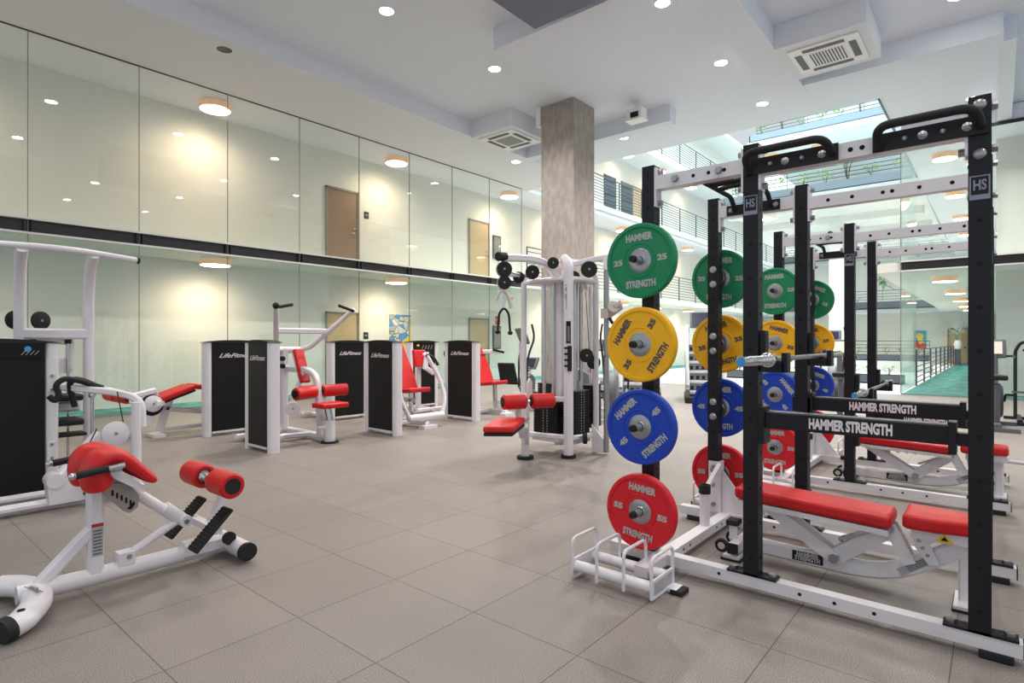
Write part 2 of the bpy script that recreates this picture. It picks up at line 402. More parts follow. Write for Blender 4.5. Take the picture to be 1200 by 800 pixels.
# glass box of the corridor on the right: glass along x = 18, return along y = 1.9
XR = 18.0
YS = [1.9, .25, -1.4, -3.05, -4.7]
for a, b in zip(YS, YS[1:]):
    for z0, z1 in ((.04, 3.2), (3.47, 6.56)):
        wi += 1; struct('window_%d' % wi, MB().bx((XR-.008, b+.006, z0), (XR+.008, a-.006, z1)), GLASS)
for a, b in ((18, 19.9), (19.9, 21.7)):
    for z0, z1 in ((.04, 3.2), (3.47, 6.56)):
        wi += 1; struct('window_%d' % wi, MB().bx((a+.006, 1.892, z0), (b-.006, 1.908, z1)), GLASS)
struct('window_90', MB().bx((15.78, 2.07, 7.42), (22.6, 2.09, 8.6)), GLASS)
spandrel(5, ((XR, -4.7), (XR, 1.9)), (-1, 0, 0), 3.19, 3.47, [1.65, 3.3, 4.95])
struct('trim_6', MB().bx((XR-.02, -4.7, 6.54), (XR+.02, 1.9, 6.62)), BEAMBLK)
struct('trim_7', MB().bx((XR-.02, -4.7, 0), (XR+.02, 1.9, .04)), GLASSE)
struct('trim_8', MB().bx((XA-.03, 2.07, ZM-.02), (XA+9, 2.11, ZM+.04)), RAILM)
struct('wall_corridor_east', MB().bx((19.5, -5, 0), (19.7, .0, 7)), PLASTER)
struct('wall_corridor_south', MB().bx((19.7, -.2, 0), (46, .0, 7)), PLASTER)
struct('floor_corridor_upper', MB().bx((18.03, -5, 3.2), (46, 2.45, 3.44)), PLASTER)
struct('ceiling_corridor_upper', MB().bx((18.03, -5, 6.62), (46, 1.9, 7.0)), CEIL)

# doors and their frames
dn = 0
def door(a, b, yw, z0, h, m, label=None):
    global dn; dn += 1
    f = MB(); f.bx((a, yw-.05, z0), (a+.055, yw, z0+h)); f.bx((b-.055, yw-.05, z0), (b, yw, z0+h)); f.bx((a, yw-.05, z0+h-.06), (b, yw, z0+h))
    o = struct('door_%d' % dn, MB().bx((a+.05, yw-.028, z0), (b-.05, yw, z0+h-.05)), m)
    f.build('door_frame', FRAMEM, o)
    h_ = MB(); x = b-.15; h_.cyl((x, yw-.03, z0+1.0), (x, yw-.07, z0+1.0), .03); h_.tube([(x, yw-.07, z0+1.0), (x-.12, yw-.07, z0+1.0)], .011); h_.cyl((x, yw-.03, z0+1.14), (x, yw-.045, z0+1.14), .03)
    h_.build('door_handle', CHROME, o); return o
for z in (0, F2): door(8.74, 9.8, YW, z, 2.2, DOORM if z else DOORL); door(14.3, 15.35, YW, z, 2.2, DOORL)
for x in (20.6, 26): door(x, x+1.0, YW, F3, 2.2, DOORL); door(x-1.3, x-.3, YW, F2, 2.2, DOORL)
dn += 1
o = struct('door_%d' % dn, MB().bx((45.93, 1.38, 0), (46, 2.3, 2.15)), DOORL)
f = MB(); f.bx((45.9, 1.3, 0), (46, 1.39, 2.25)); f.bx((45.9, 2.29, 0), (46, 2.38, 2.25)); f.bx((45.9, 1.3, 2.15), (46, 2.38, 2.25)); f.build('door_frame', FRAMEM, o)
h_ = MB(); h_.cyl((45.93, 1.5, 1), (45.85, 1.5, 1), .05); h_.build('door_handle', DKSTEEL, o)
# dark louvred windows of the upper gallery
for k, x in enumerate((17.6, 19.2, 23.3, 24.9)):
    wi += 1
    o = struct('window_%d' % wi, MB().bx((x, YW-.03, F3+.02), (x+1.1, YW, F3+2.2)), DARKWIN)
    s = MB()
    for j in range(9): s.bx((x+.02, YW-.06, F3+.2+j*.22), (x+1.08, YW-.03, F3+.26+j*.22))
    s.build('slat', RAILM, o)

# ------------------------------------------------------------------ lamps
lab = {(6.15, 7.97): 'round recessed downlight near the top left of the ceiling', (8.9, 7.95): 'round recessed downlight below the hanging ceiling beam corner',
       (8.97, 4.26): 'round recessed downlight at the top edge beside the long white beam', (11.66, 4.27): 'round recessed downlight left of the white ceiling beam',
       (14.3, 4.25): 'round recessed downlight close to the atrium opening edge', (14.2, 7.9): 'round recessed downlight right of the concrete column',
       (12.97, 10.75): 'round recessed downlight in the soffit left of the concrete column', (17.1, .41): 'round recessed downlight behind the front rack post top',
       (11.9, .49): 'round recessed downlight on the ceiling above the front rack'}
for (x, y), l in lab.items():
    z = ZS if y > 10.3 else ZM
    r = thing('downlight', l, 'ceiling light', (x, y, z), group='recessed ceiling downlights')
    MB().lathe([(.118, -.004), (.140, -.006), (.148, 0), (.118, 0)], (0, 0, 0), n=28).build('trim_ring', PLASTW, r)
    MB().cyl((0, 0, -.001), (0, 0, -.004), .12, n=28).build('lens', DOWNGLOW, r)
    light('lamp', 'SPOT', (0, 0, -.03), DOWN_W*4, (1, .95, .89), .08, (0, 0, 0), r, cone=2.5)
extra = [(x, y) for x in (.65, 3.4, 6.15, 8.9) for y in (7.97, 4.26, .45, -3.3) if (x, y) not in ((6.15, 7.97), (8.9, 7.97), (8.9, 4.26))]
for x, y in extra:
    r = thing('downlight', 'round recessed downlight of the ceiling grid outside the view', 'ceiling light', (x, y, ZM), group='ceiling downlights beyond the view')
    MB().lathe([(.118, -.004), (.140, -.006), (.148, 0), (.118, 0)], (0, 0, 0), n=28).build('trim_ring', PLASTW, r)
    MB().cyl((0, 0, -.001), (0, 0, -.004), .12, n=28).build('lens', DOWNGLOW, r)
    light('lamp', 'SPOT', (0, 0, -.03), DOWN_W*.9, (1, .95, .89), .08, (0, 0, 0), r, cone=2.5)
def drum(x, y, z, label, group, r=.31, power=1):
    o = thing('drum_light', label, 'ceiling light', (x, y, z), group=group)
    MB().cyl((0, 0, 0), (0, 0, -.015), r+.012, n=36).build('ceiling_plate', PLASTW, o)
    MB().lathe([(r, -.013), (r, -.15), (r-.012, -.15), (r-.012, -.013)], (0, 0, 0), n=36, closed=True).build('lamp_shade', DRUMSH, o)
    MB().cyl((0, 0, -.10), (0, 0, -.155), r-.013, n=36).build('diffuser', LAMPGLOW, o)
    light('lamp', 'SPOT', (0, 0, -.17), DRUM_W*4*power, (1, .77, .53), .25, (0, 0, 0), o, cone=3.05)
G1 = 'copper banded drum lights in the glazed corridor'
W_ = ['far left', 'second from left', 'third from left', 'rightmost']
for k, x in enumerate((.45, 5.5, 10.5, 15.5)):
    drum(x, 13.15, 6.62, ('copper drum light on the upper corridor ceiling, outside the view' if k == 0 else 'copper drum light on the upper corridor ceiling, %s' % ('', 'leftmost one', 'middle one, right of the tan door', 'far one beside the atrium corner')[k]), G1)
    if k < 3: drum(x, 13.15, 3.2, ('copper drum light on the lower corridor ceiling, outside the view' if k == 0 else 'copper drum light under the black beam, %s' % ('', 'above the pair of tall black towers', 'above the abstract painting')[k]), G1)
for k, x in enumerate((18.6, 20.6, 23.6, 27, 31)):
    drum(x, 13.2, 6.62, 'copper drum light under the third floor gallery along the left side', 'drum lights under the galleries', .29, .5)
    drum(x, 13.2, 3.2, 'copper drum light under the second floor gallery along the left side', 'drum lights under the lower gallery', .29, .5)
    drum(x+.5, 13.2, 10.2, 'copper drum light under the top gallery along the left side', 'drum lights under the top gallery', .29, .5)
for k, x in enumerate((20.1, 25.5, 30.4, 35.2, 40)):
    drum(x, 1.1, 3.2, 'copper drum light on the ceiling of the teal carpet corridor, %s' % ('nearest', 'second from the front', 'third from the front', 'fourth from the front', 'farthest')[k], 'drum lights over the teal corridor', .29, .5)
    drum(x, 1.1, 6.62, 'copper drum light on the upper right corridor ceiling, %s' % ('nearest', 'second from the front', 'third from the front', 'fourth from the front', 'farthest')[k], 'drum lights over the upper right corridor', .29, .5)
for x, y, z, l in ((29, 6.2, 10.28, 'copper drum light under the top wing above the rack handle'), (24, 4.2, 6.78, 'copper drum light under the planted wing near its edge'), (26, 7.5, 6.78, 'copper drum light under the planted wing at its left end'), (29, 8.2, 10.28, 'copper drum light under the top wing, left end')):
    drum(x, y, z, l, 'drum lights under the planted wings', .28, .5)

# ceiling cassettes: plaster box with a four way air conditioner in its underside
def cassette(x0, y0, x1, y1, label):
    r = thing('air_conditioner', label, 'air conditioner', ((x0+x1)/2, (y0+y1)/2, ZS))
    w, d = (x1-x0)/2, (y1-y0)/2
    MB().bx((-w, -d, -.04), (w, d, ZM-ZS-.001)).build('housing', SOFFIT, r)
    p = MB(); s = .56
    p.bx((-s, -s, -.075), (s, s, -.04)); p.build('panel', PLASTW, r, bevel=.01)
    q = MB(); q.bx((-.3, -.3, -.085), (.3, .3, -.07)); 
    g = q.build('grille', PLASTW, r)
    v = MB()
    for k in range(11): v.bx((-.27, -.27+k*.05, -.09), (.27, -.245+k*.05, -.084))
    v.build('grille_slats', VENTD, g)
    for k in range(4):
        m = MB(); e = [(0, -.43), (.43, 0), (0, .43), (-.43, 0)][k]; a, b = ((.33, .055) if k % 2 == 0 else (.055, .33))
        m.bx((e[0]-a, e[1]-b, -.082), (e[0]+a, e[1]+b, -.074))
        m.build('air_outlet', VENTD, r)
    return r
cassette(10.62, 8.93, 12.05, 10.298, 'white ceiling air conditioner left of the concrete column')
cassette(10.9, 1.62, 12.45, 3.038, 'white ceiling air conditioner at upper right above the racks')
b = thing('emergency_light', 'small white emergency light box hanging right of the concrete column top', 'emergency light', (12.3, 6.5, 6.6))
MB().bx((-.14, -.2, 0), (.14, .2, .26)).build('case', PLASTW, b, bevel=.015)
MB().bx((-.04, -.05, .26), (.04, .05, .42)).build('bracket', PLASTW, b)
MB().bx((-.16, -.12, .03), (-.139, .08, .15)).build('lens', HOLE, b)
MB().prism([(-.16, -.22, 0), (.16, -.22, 0), (.16, .22, 0), (-.16, .22, 0)], (0, 0, -.025)).build('base_plate', PLASTW, b)
sp_ = thing('ceiling_speaker', 'round grey speaker set flush in the soffit edge at upper left', 'speaker', (4.6, 10.62, ZS))
MB().cyl((0, 0, 0), (0, 0, -.008), .13, n=28).build('grille', VENTD, sp_)
MB().lathe([(.13, 0), (.13, -.01), (.145, -.008), (.15, 0)], (0, 0, 0), n=28).build('rim', PLASTW, sp_)

# ------------------------------------------------------------------ railings and planters of the atrium
def railing(p, q, z, label, m=RAILM, n=7, step=2.1, h=1.2, group='atrium railings'):
    p, q = V((*p, z)), V((*q, z)); L = (q-p).length; d = (q-p)/L
    r = thing('railing', label, 'railing', p, group=group)
    P = lambda t, zz: d*t + V((0, 0, zz))
    MB().bar(P(0, h), P(L, h), .05, .03).build('top_rail', m, r)
    k = max(2, round(L/step)+1)
    for i in range(k): MB().bar(P(L*i/(k-1), 0), P(L*i/(k-1), h), .05, .012, up=d).build('post', m, r)
    for j in range(n): MB().bar(P(0, .1+(h-.12)*j/n), P(L, .1+(h-.12)*j/n), .024, .024).build('rail', m, r)
    return r
railing((XS[-1]+.3, YG), (45, YG), F2+.03, 'steel railing of the second floor gallery on the left', n=8)
railing((XA+.1, YG), (45, YG), F3+.03, 'steel railing of the third floor gallery on the left', n=9)
railing((XA+.1, YG), (45, YG), F4, 'steel railing of the top gallery on the left', n=9)
railing((25.1, 2.1), (25.1, 8.7), F3, 'steel railing behind the plants of the lower planted wing', n=7)
railing((28.4, 2.1), (28.4, 8.7), F4, 'steel railing behind the plants of the upper planted wing', n=7)
railing((43.5, 2.0), (43.5, 12.2), F2, 'dark railing of the far second floor gallery', RAILD, n=6)
railing((45.3, 2.0), (45.3, 12.2), F3, 'dark railing of the far third floor gallery', RAILD, n=6)
railing((21.8, 1.9), (42.2, 1.9), 0, 'dark steel railing along the teal carpet corridor', RAILD, n=6, step=2.6, h=1.12)
railing((32.1, 2.3), (32.1, 11), .5, 'dark railing behind the terrace planter in the atrium', RAILD, n=5, h=.9)
def planter(x, y0, y1, z, w, h, label, group=None, m_=None):
    r = thing('planter', label, 'planter', (x, y0, z), group=group)
    m = MB(); L = y1-y0
    m.bx((-w/2, 0, 0), (-w/2+.04, L, h)); m.bx((w/2-.04, 0, 0), (w/2, L, h)); m.bx((-w/2, 0, 0), (w/2, .04, h)); m.bx((-w/2, L-.04, 0), (w/2, L, h)); m.bx((-w/2, 0, 0), (w/2, L, .04))
    m.build('box', m_ or PLANTER, r); MB().bx((-w/2+.04, .04, .04), (w/2-.04, L-.04, h-.05)).build('soil', SOIL, r)
planter(24.25, 2.2, 8.7, F3, .45, .32, 'long grey planter along the lower planted wing edge', None, PLANTL)
planter(27.55, 2.2, 8.7, F4, .45, .32, 'long grey planter along the upper planted wing edge', None, PLANTL)
planter(42.9, 2.0, 12.2, F2, .5, .45, 'long dark planter on the far second floor gallery edge')
planter(44.7, 2.0, 12.2, F3, .5, .45, 'long dark planter on the far third floor gallery edge')
planter(22.5, 2.3, 9, 0, .8, .28, 'low grey planter on the atrium floor, nearest')
struct('floor_terrace', MB().bx((31.0, 2.2, 0), (32.4, 11.2, .5)), ATWALL)
planter(31.5, 2.3, 11, .5, .8, .25, 'grey planter on the white terrace in the atrium, behind the low one')
def leafy(seed, h, sp, n, kind):
    rnd = random.Random(seed); f = MB(); s = MB()
    if kind == 'bush':
        k = max(3, n//9)
        for i in range(k):
            a = rnd.uniform(0, 6.28); tip = V((math.cos(a)*sp*rnd.uniform(.2, .9), math.sin(a)*sp*rnd.uniform(.2, .9), h*rnd.uniform(.6, 1)))
            s.tube([(0, 0, 0), tip*.5+V((0, 0, h*.15)), tip], .008, n=5)
    else:
        s.tube([(0, 0, 0), (0, 0, h*.6)], .012, n=5)
    for i in range(n):
        a = rnd.uniform(0, 6.28); t = rnd.uniform(.25, 1)
        if kind == 'bush': c = V((math.cos(a)*sp*t*.8, math.sin(a)*sp*t*.8, h*rnd.uniform(.55, 1))); L = h*rnd.uniform(.2, .36)
        else: c = V((0, 0, h*rnd.uniform(.55, .8))); L = sp*rnd.uniform(.7, 1.15)
        d = V((math.cos(a), math.sin(a), rnd.uniform(.0, .9))).normalized(); sd = d.cross(V((0, 0, 1))).normalized()*L*(.22 if kind == 'bush' else .1); dr = V((0, 0, -L*(.12 if kind == 'bush' else .45)))
        f.add([c, c+d*L*.45+sd+dr*.2, c+d*L+dr, c+d*L*.45-sd+dr*.2], [(0, 1, 2, 3)])
    return f, s
protos = {}
pl_lab = set()
def plant(x, y, z, h, sp, n, kind, label, group, m, seed):
    key = (kind, seed, m.name, round(h, 2))
    r = thing('plant', label, 'plant', (x, y, z), random.uniform(0, 6), group)
    if key not in protos:
        f, s = leafy(seed, h, sp, n, kind); protos[key] = (f.build('foliage', m, r), s.build('stem', STEM, r))
    else:
        for o in protos[key]: c = o.copy(); C.objects.link(c); c.parent = r
for j, (x, z, lab_) in enumerate(((24.25, F3+.27, 'lower'), (27.55, F4+.27, 'upper'))):
    for i in range(8):
        y = 2.6+i*.8+random.uniform(-.1, .1); big = i in (2, 6)
        plant(x, y, z, 1.25 if big else .5, .34 if big else .26, 70 if big else 34, 'bush',
              ('tall leafy plant in the %s wing planter' if big else 'small green plant in the %s wing planter') % lab_, ('tall plants of the %s wing planter' if big else 'small plants of the %s wing planter') % lab_, LEAFL, i % 3+10*big)
for i in [k for k in range(16) if k not in (0, 1, 4, 5, 6)]: plant(42.9, 2.5+i*.62, F2+.4, .4, .3, 24, 'bush', 'small dark plant in the far second floor planter', 'plants of the far second floor planter', LEAF, i % 3)
for i in [k for k in range(16) if k not in (4, 5, 6)]: plant(44.7, 2.5+i*.62, F3+.4, .5, .35, 24, 'bush', 'small dark plant in the far third floor planter', 'plants of the far third floor planter', LEAF, i % 3)
for i in range(12): plant(22.5, 2.7+i*.54, .23, .36, .3, 40, 'bush', 'low bright plant in the nearest atrium floor planter', 'plants of the low atrium planter', LEAFL, i % 3)
for i in range(14): plant(31.5, 2.7+i*.6, .7, .42, .3, 40, 'bush', 'green plant in the tall atrium floor planter', 'plants of the tall atrium planter', LEAF, i % 3)
plant(42.9, 5.5, F2+.4, 1.9, .8, 40, 'palm', 'tall palm on the far second floor gallery', None, LEAF, 5)
plant(44.7, 5.8, F3+.4, 1.6, .9, 40, 'palm', 'dark palm on the far third floor gallery', None, LEAF, 6)
plant(42.9, 2.9, F2+.4, 1.3, .8, 40, 'palm', 'hanging fern at the right end of the far second floor gallery', None, LEAF, 7)
pv = thing('flower_vase', 'white flower bunch in a vase at the far end of the teal corridor', 'flowers', (42.6, 1.72, 0))
MB().bx((-.14, -.14, 0), (.14, .14, .95)).build('stand', RAILD, pv)
MB().lathe([(.0, .95), (.14, .95), (.2, 1.25), (.12, 1.45), (.1, 1.45), (.0, 1.3)], (0, 0, 0), n=20).build('vase', PLASTW, pv)
f, s = leafy(31, .9, .6, 70, 'bush'); f.build('blossom', PLASTW, pv, loc=None).location = (0, 0, 1.3); s.build('stem', LEAF, pv).location = (0, 0, 1.3)

# ------------------------------------------------------------------ things on the walls
def art_mat(name, cols, scale, dark):
    m = mat(name, cols[0], .6); nt, b, tc = tex_nodes(m)
    n = nt.nodes.new('ShaderNodeTexVoronoi'); n.inputs['Scale'].default_value = scale; nt.links.new(tc.outputs['Object'], n.inputs['Vector'])
    s = nt.nodes.new('ShaderNodeSeparateColor'); nt.links.new(n.outputs['Color'], s.inputs[0])
    r = nt.nodes.new('ShaderNodeValToRGB'); r.color_ramp.interpolation = 'CONSTANT'; nt.links.new(s.outputs[0], r.inputs[0])
    els = r.color_ramp.elements
    while len(els) < len(cols): els.new(.5)
    for i, c in enumerate(cols): els[i].position = i/len(cols); els[i].color = (*lin(c), 1)
    e = nt.nodes.new('ShaderNodeTexVoronoi'); e.feature = 'DISTANCE_TO_EDGE'; e.inputs['Scale'].default_value = scale; nt.links.new(tc.outputs['Object'], e.inputs['Vector'])
    lt = nt.nodes.new('ShaderNodeMath'); lt.operation = 'LESS_THAN'; lt.inputs[1].default_value = dark; nt.links.new(e.outputs[0], lt.inputs[0])
    mx = nt.nodes.new('ShaderNodeMix'); mx.data_type = 'RGBA'; mx.inputs[7].default_value = (.02, .02, .03, 1)
    nt.links.new(lt.outputs[0], mx.inputs[0]); nt.links.new(r.outputs[0], mx.inputs[6]); nt.links.new(mx.outputs[2], b.inputs['Base Color']); return m
ART1 = art_mat('abstract_art', [(206, 208, 206), (70, 150, 214), (170, 174, 176), (226, 226, 222)], 5, .03)
ART1B = mat('yellow_art', (246, 204, 30), .6)
ART2 = mat('teal_art', (20, 168, 180), .6)
p = thing('painting', 'abstract blue, white and yellow painting on the lower corridor wall', 'painting', (10.9, YW-.046, .95))
MB().bx((0, 0, 0), (.8, .04, 1.25)).build('canvas', ART1, p)
MB().prism([(.42, -.003, 0), (.8, -.003, 0), (.8, -.003, 1.2), (.74, -.003, .62), (.36, -.003, .36)], (0, .003, 0)).build('yellow_area', ART1B, p)
p = thing('painting', 'small teal, orange and yellow painting on the far atrium wall', 'painting', (45.95, 3.8, 1.1))
MB().bx((0, -.33, -.15), (.04, .33, 1.0)).build('canvas', ART2, p)
MB().prism([(0, -.33, -.15), (0, .33, -.15), (0, .33, .18), (0, .05, .3), (0, -.33, .12)], (-.004, 0, 0)).build('red_area', PRED, p)
MB().cyl((0, .02, .62), (-.004, .02, .62), .2, n=20).build('yellow_disc', ART1B, p); MB().prism([(0, -.2, .2), (0, .05, .1), (0, .16, .5), (0, -.02, .6)], (-.006, 0, 0)).build('yellow_area', ART1B, p)
for x, z, l in ((10.0, F2+1.5, 'small black room sign beside the upper tan door'), (9.98, 1.45, 'small black room sign beside the lower wooden door')):
    p = thing('room_sign', l, 'sign', (x, YW-.015, z)); MB().bx((0, 0, 0), (.16, .015, .2)).build('plate', BEAMBLK, p); MB().bx((.03, -.002, .09), (.13, 0, .12)).build('line', STICKER, p)
p = thing('fire_alarm_sign', 'red sign on the corridor wall at the far left edge', 'sign', (1.6, YW-.03, 2.05)); MB().bx((-.02, 0, 0), (.38, .03, .3)).build('plate', REDINK, p); MB().bx((0, -.003, .2), (.36, 0, .24)).build('line', STICKER, p)
p = thing('fire_sign', 'small red and white sign on wall above the grey cabinet', 'sign', (15.72, YW-.02, 2.0)); MB().bx((0, 0, 0), (.24, .02, .3)).build('plate', PRED, p); m = MB(); m.bx((.1, -.004, .04), (.14, 0, .26)); m.bx((.03, -.004, .16), (.21, 0, .19)); m.build('symbol', PLASTW, p)
for z, l in ((1.1, 'lower'), (F2+.95, 'upper')):
    p = thing('extinguisher_cabinet', 'grey fire extinguisher cabinet on the %s corridor wall right of the doors' % l, 'cabinet', (15.55, YW-.05, z)); MB().bx((0, 0, 0), (.42, .05, .85)).build('frame', RAILM, p); MB().bx((.05, -.006, .06), (.37, 0, .79)).build('door', FRAMEM, p)
p = thing('exit_sign', 'white and red exit sign hanging under the gallery behind the cable machine', 'sign', (15.25, 12.9, 2.75)); MB().bx((-.2, 0, 0), (.2, .04, .2)).build('plate', PLASTW, p); MB().bx((-.01, .01, .2), (.01, .03, .45)).build('bracket', PLASTW, p); MB().text('EXIT', .17, (0, -.002, .1), (1, 0, 0), (0, 0, 1)).build('lettering', PRED, p)
# ================================================================== POWER RACKS
YF, YM, YB = .055, 1.025, 1.635
HX = (-1, 0, 0)
def gusset(R, X, out):
    g = MB(); g.prism([(X-.05, YB-.05, .1), (X-.05, YB-.05, .48), (X-.05, YB+.03, .48), (X-.05, YB+.03, .1)], (.01, 0, 0))
    g.prism([(X-.045, YB-.052, .1), (X+.045, YB-.052, .1), (X+.045, YB-.052, .48), (X-.045, YB-.052, .48)], (0, .01, 0))
    g.prism([(X-.006, YB-.055, .1), (X-.006, YB-.055, .42), (X-.006, YB-.30, .1)], (.012, 0, 0))
    gs = g.build('gusset', WHITE, R)
    for z in (.44, .16): MB().cyl((X-.05, YB-.01, z), (X-.066, YB-.01, z), .016, n=12).build('bolt', STEEL, gs)
    hx = X - out*.39
    h = MB(); h.cyl((hx, 1.56, .1), (hx, 1.56, .34), .034, n=20); h.bar((hx, 1.56, .33), (X-out*.05, 1.58, .46), .03, .03)
    hb = h.build('bar_holder', WHITE, R); MB().lathe([(.03, .06), (.03, 0), (.04, 0), (.04, .06)], (hx, 1.56, .32), n=20, closed=True).build('holder_collar', RUBBER, hb)
def rack(x0, W, arm_z, label, grips=True):
    R = thing('power_rack', label, 'power rack', (x0, 0, 0), group=None)
    for s, X in ((0, 0.), (1, W)):
        out = -1 if s == 0 else 1
        # floor runner and its feet
        m = MB(); m.bx((X-.035, -.09, .038), (X+.035, 1.9, .1))
        for y in (.62, .45, .78, 1.2): m.cyl((X-.0355, y, .07), (X-.0365, y, .07), .009, n=12, mi=1); m.cyl((X+.0355, y, .07), (X+.0365, y, .07), .009, n=12, mi=1)
        rn = m.build('base_runner', [WHITE, HOLE], R)
        MB().bx((X-.036, -.094, .036), (X+.036, -.088, .102)).build('end_cap', RUBBER, rn)
        for y in (.0, 1.78): MB().bx((X-.045, y-.06, 0), (X+.045, y+.06, .038)).build('rubber_foot', RUBBER, rn, bevel=.008)
        for y, foot in ((YF, 1), (YM, 1), (YB, 0)):
            m = MB(); m.bx((X-.04, y-.04, .1), (X+.04, y+.04, 2.455))
            z = .2
            while z < 2.42:
                for xx in (-1, 1): m.cyl((X+xx*.0402, y, z), (X+xx*.0412, y, z), .0105, n=10, mi=1)
                if y != YF: m.cyl((X, y-.0402, z), (X, y-.0412, z), .0105, n=10, mi=1)
                z += .1 if y == YB else .19
            u = m.build('upright', [BLACK, HOLE], R)
            if foot:
                MB().bx((X-.04, y-.13, .1), (X+.04, y+.13, .112)).build('foot_plate', BLACK, u)
                for dy in (-.1, .1): MB().cyl((X, y+dy, .112), (X, y+dy, .128), .02, n=6).build('bolt', STEEL, u)
        # mounting flanges of the top beam and the beam
        m = MB(); m.bx((X-.035, YF+.041, 2.285), (X+.035, YM-.041, 2.365)); m.bx((X-.035, YM+.041, 2.305), (X+.035, YB-.041, 2.385))
        for y in (.50, .55, .36, .20, .72, .86):
            for e in (-1, 1): m.cyl((X+e*.0352, y, 2.325), (X+e*.0362, y, 2.325), .012, n=12, mi=1)
        for y in (1.26, 1.35, 1.17):
            for e in (-1, 1): m.cyl((X+e*.0352, y, 2.345), (X+e*.0362, y, 2.345), .011, n=12, mi=1)
        tb = m.build('top_beam', [WHITE, HOLE], R)
        for y in (YF+.046, YM-.046, YM+.046, YB-.046):
            f = MB(); f.bx((X-.038, y-.006, 2.20), (X+.038, y+.006, 2.44)); f.build('flange', WHITE, tb)
            for z in (2.225, 2.415):
                d = 1 if y in (YF+.046, YM+.046) else -1
                MB().cyl((X, y+d*.006, z), (X, y+d*.03, z), .018, n=6).build('nut', STEEL, tb)
        for z in (2.225, 2.41): MB().cyl((X, YF-.04, z), (X, YF-.062, z), .018, n=6).build('nut', STEEL, R)
        m = MB()
        for z in (2.415, 2.2): MB().lathe([(0, .012), (.012, .011), (.022, .006), (.025, 0)], (X-.041, YF, z), HX, n=20).build('bolt', STEEL, R)
        if s == 0 and grips:
            # grip plates with angled handles on the outer face
            for y0, y1 in ((YF-.03, .455), (.60, YM+.03)):
                g = MB(); g.bx((X-.052, y0, 2.283), (X-.041, y1, 2.367)); gp = g.build('grip_plate', BLACK, R)
                for q, rr in ((.14, .02), (.42, .012), (.66, .02), (.88, .012)):
                    MB().lathe([(0, .01), (rr*.6, .008), (rr, 0)], (X-.052, y0+.06+(y1-y0-.12)*(q-.1), 2.325), HX, n=18).build('bolt', STEEL, gp)
                a, b = y0+.025, y1-.025
                MB().tube([(X-.05, b, 2.30), (X-.15, b-.004, 2.375), (X-.15, a+.02, 2.375), (X-.05, a, 2.32)], .02, bend=.07, n=14).build('pull_up_handle', RUBBER, R)
        if s == 0:
            for y in (1.46, 1.20): MB().lathe([(.0, .02), (.018, .02), (.024, .0)], (X-.036, y, 2.347), HX, n=6).build('bolt', STEEL, R)
        br = MB(); xi = X + (.042 if s == 0 else -.042); br.bx((xi-.006, 1.16, 2.308), (xi+.006, 1.53, 2.382)); bp = br.build('bar_bracket', BLACK, R)
        for y in (1.19, 1.50): MB().lathe([(0, .014), (.012, .012), (.02, 0)], (xi+(.006 if s == 0 else -.006), y, 2.345), (1 if s == 0 else -1, 0, 0), n=16).build('bolt', STEEL, bp)
        # white gusset, vertical bar holder on the rear cross beam
        if s == 1: gusset(R, X, out)
        # spotter arm between middle and front upright
        a = MB(); a.bx((X-.04, .15, arm_z-.085), (X+.04, YM-.06, arm_z))
        ar = a.build('spotter_arm', BLACK, R, bevel=.004)
        e = MB(); e.bx((X-.055, YM-.075, arm_z-.17), (X+.055, YM-.045, arm_z+.03)); 
        if s: e.bx((X-.055, YM-.06, arm_z-.1), (X-.041, YM+.05, arm_z+.0))
        e.build('arm_bracket', BLACK, ar)
        e = MB(); e.bx((X-.05, .135, arm_z-.125), (X+.05, .165, arm_z+.02)); e.bx((X-.03, YF+.04, arm_z-.08), (X+.03, .14, arm_z-.03)); e.build('arm_end', BLACK, ar)
        MB().bx((X-.036, .17, arm_z), (X+.036, YM-.08, arm_z+.006)).build('wear_strip', GREYPLAS, ar)
        t = MB(); t.text('HAMMER STRENGTH', .07, (X-.0415, .555, arm_z-.043), (0, -1, 0), (0, 0, 1), offset=.05, width=.36); t.build('lettering', WHITEINK, ar)
        # J hook holding the bar
        jz = JZ
        j = MB(); j.bx((X-.03, YM-.075, jz-.07), (X+.03, YM-.045, jz+.15)); j.bx((X-.035, YM-.17, jz-.075), (X+.035, YM-.05, jz-.022)); j.bx((X-.035, YM-.185, jz-.075), (X+.035, YM-.155, jz+.03))
        jo = j.build('bar_hook', BLACK, R, bevel=.004)
        MB().bx((X-.03, YM-.155, jz-.022), (X+.03, YM-.076, jz-.016)).build('hook_liner', RUBBER, jo)
        # plate pegs on the rear upright
        for z in PZ:
            g = MB(); g.cyl((X+out*.041, YB, z), (X+out*.22, YB, z), .0235, n=20); pg = g.build('plate_peg', CHROME, R)
            MB().cyl((X+out*.22, YB, z), (X+out*.245, YB, z), .0225, .019, n=20).build('peg_cap', RUBBER, pg)
            f = MB(); f.cyl((X+out*.041, YB, z), (X+out*.052, YB, z), .045, n=20); f.build('peg_flange', BLACK, pg)
            for dz in (-.055, .055): MB().lathe([(0, .012), (.02, .01), (.026, .004), (.028, 0)], (X-out*.041, YB, z+dz), (-out, 0, 0), n=18).build('bolt', STEEL, R)
        # badge on front uprights
    for X, y in ((0, YF), (0, YM)):
        z = 2.05 if y == YF else 2.12
        b = MB(); b.bx((X-.0425, y-.036, z-.05), (X-.0405, y+.036, z+.055)); bo = b.build('badge', BADGE, R)
        q = MB(); q.bx((X-.0435, y-.03, z-.028), (X-.0425, y+.03, z+.05)); q.build('badge_field', BLACK, bo)
        q = MB(); q.text('HS', .062, (X-.0445, y, z+.011), (0, -1, 0), (0, 0, 1), offset=.03, width=.046); q.build('lettering', BADGE, bo)
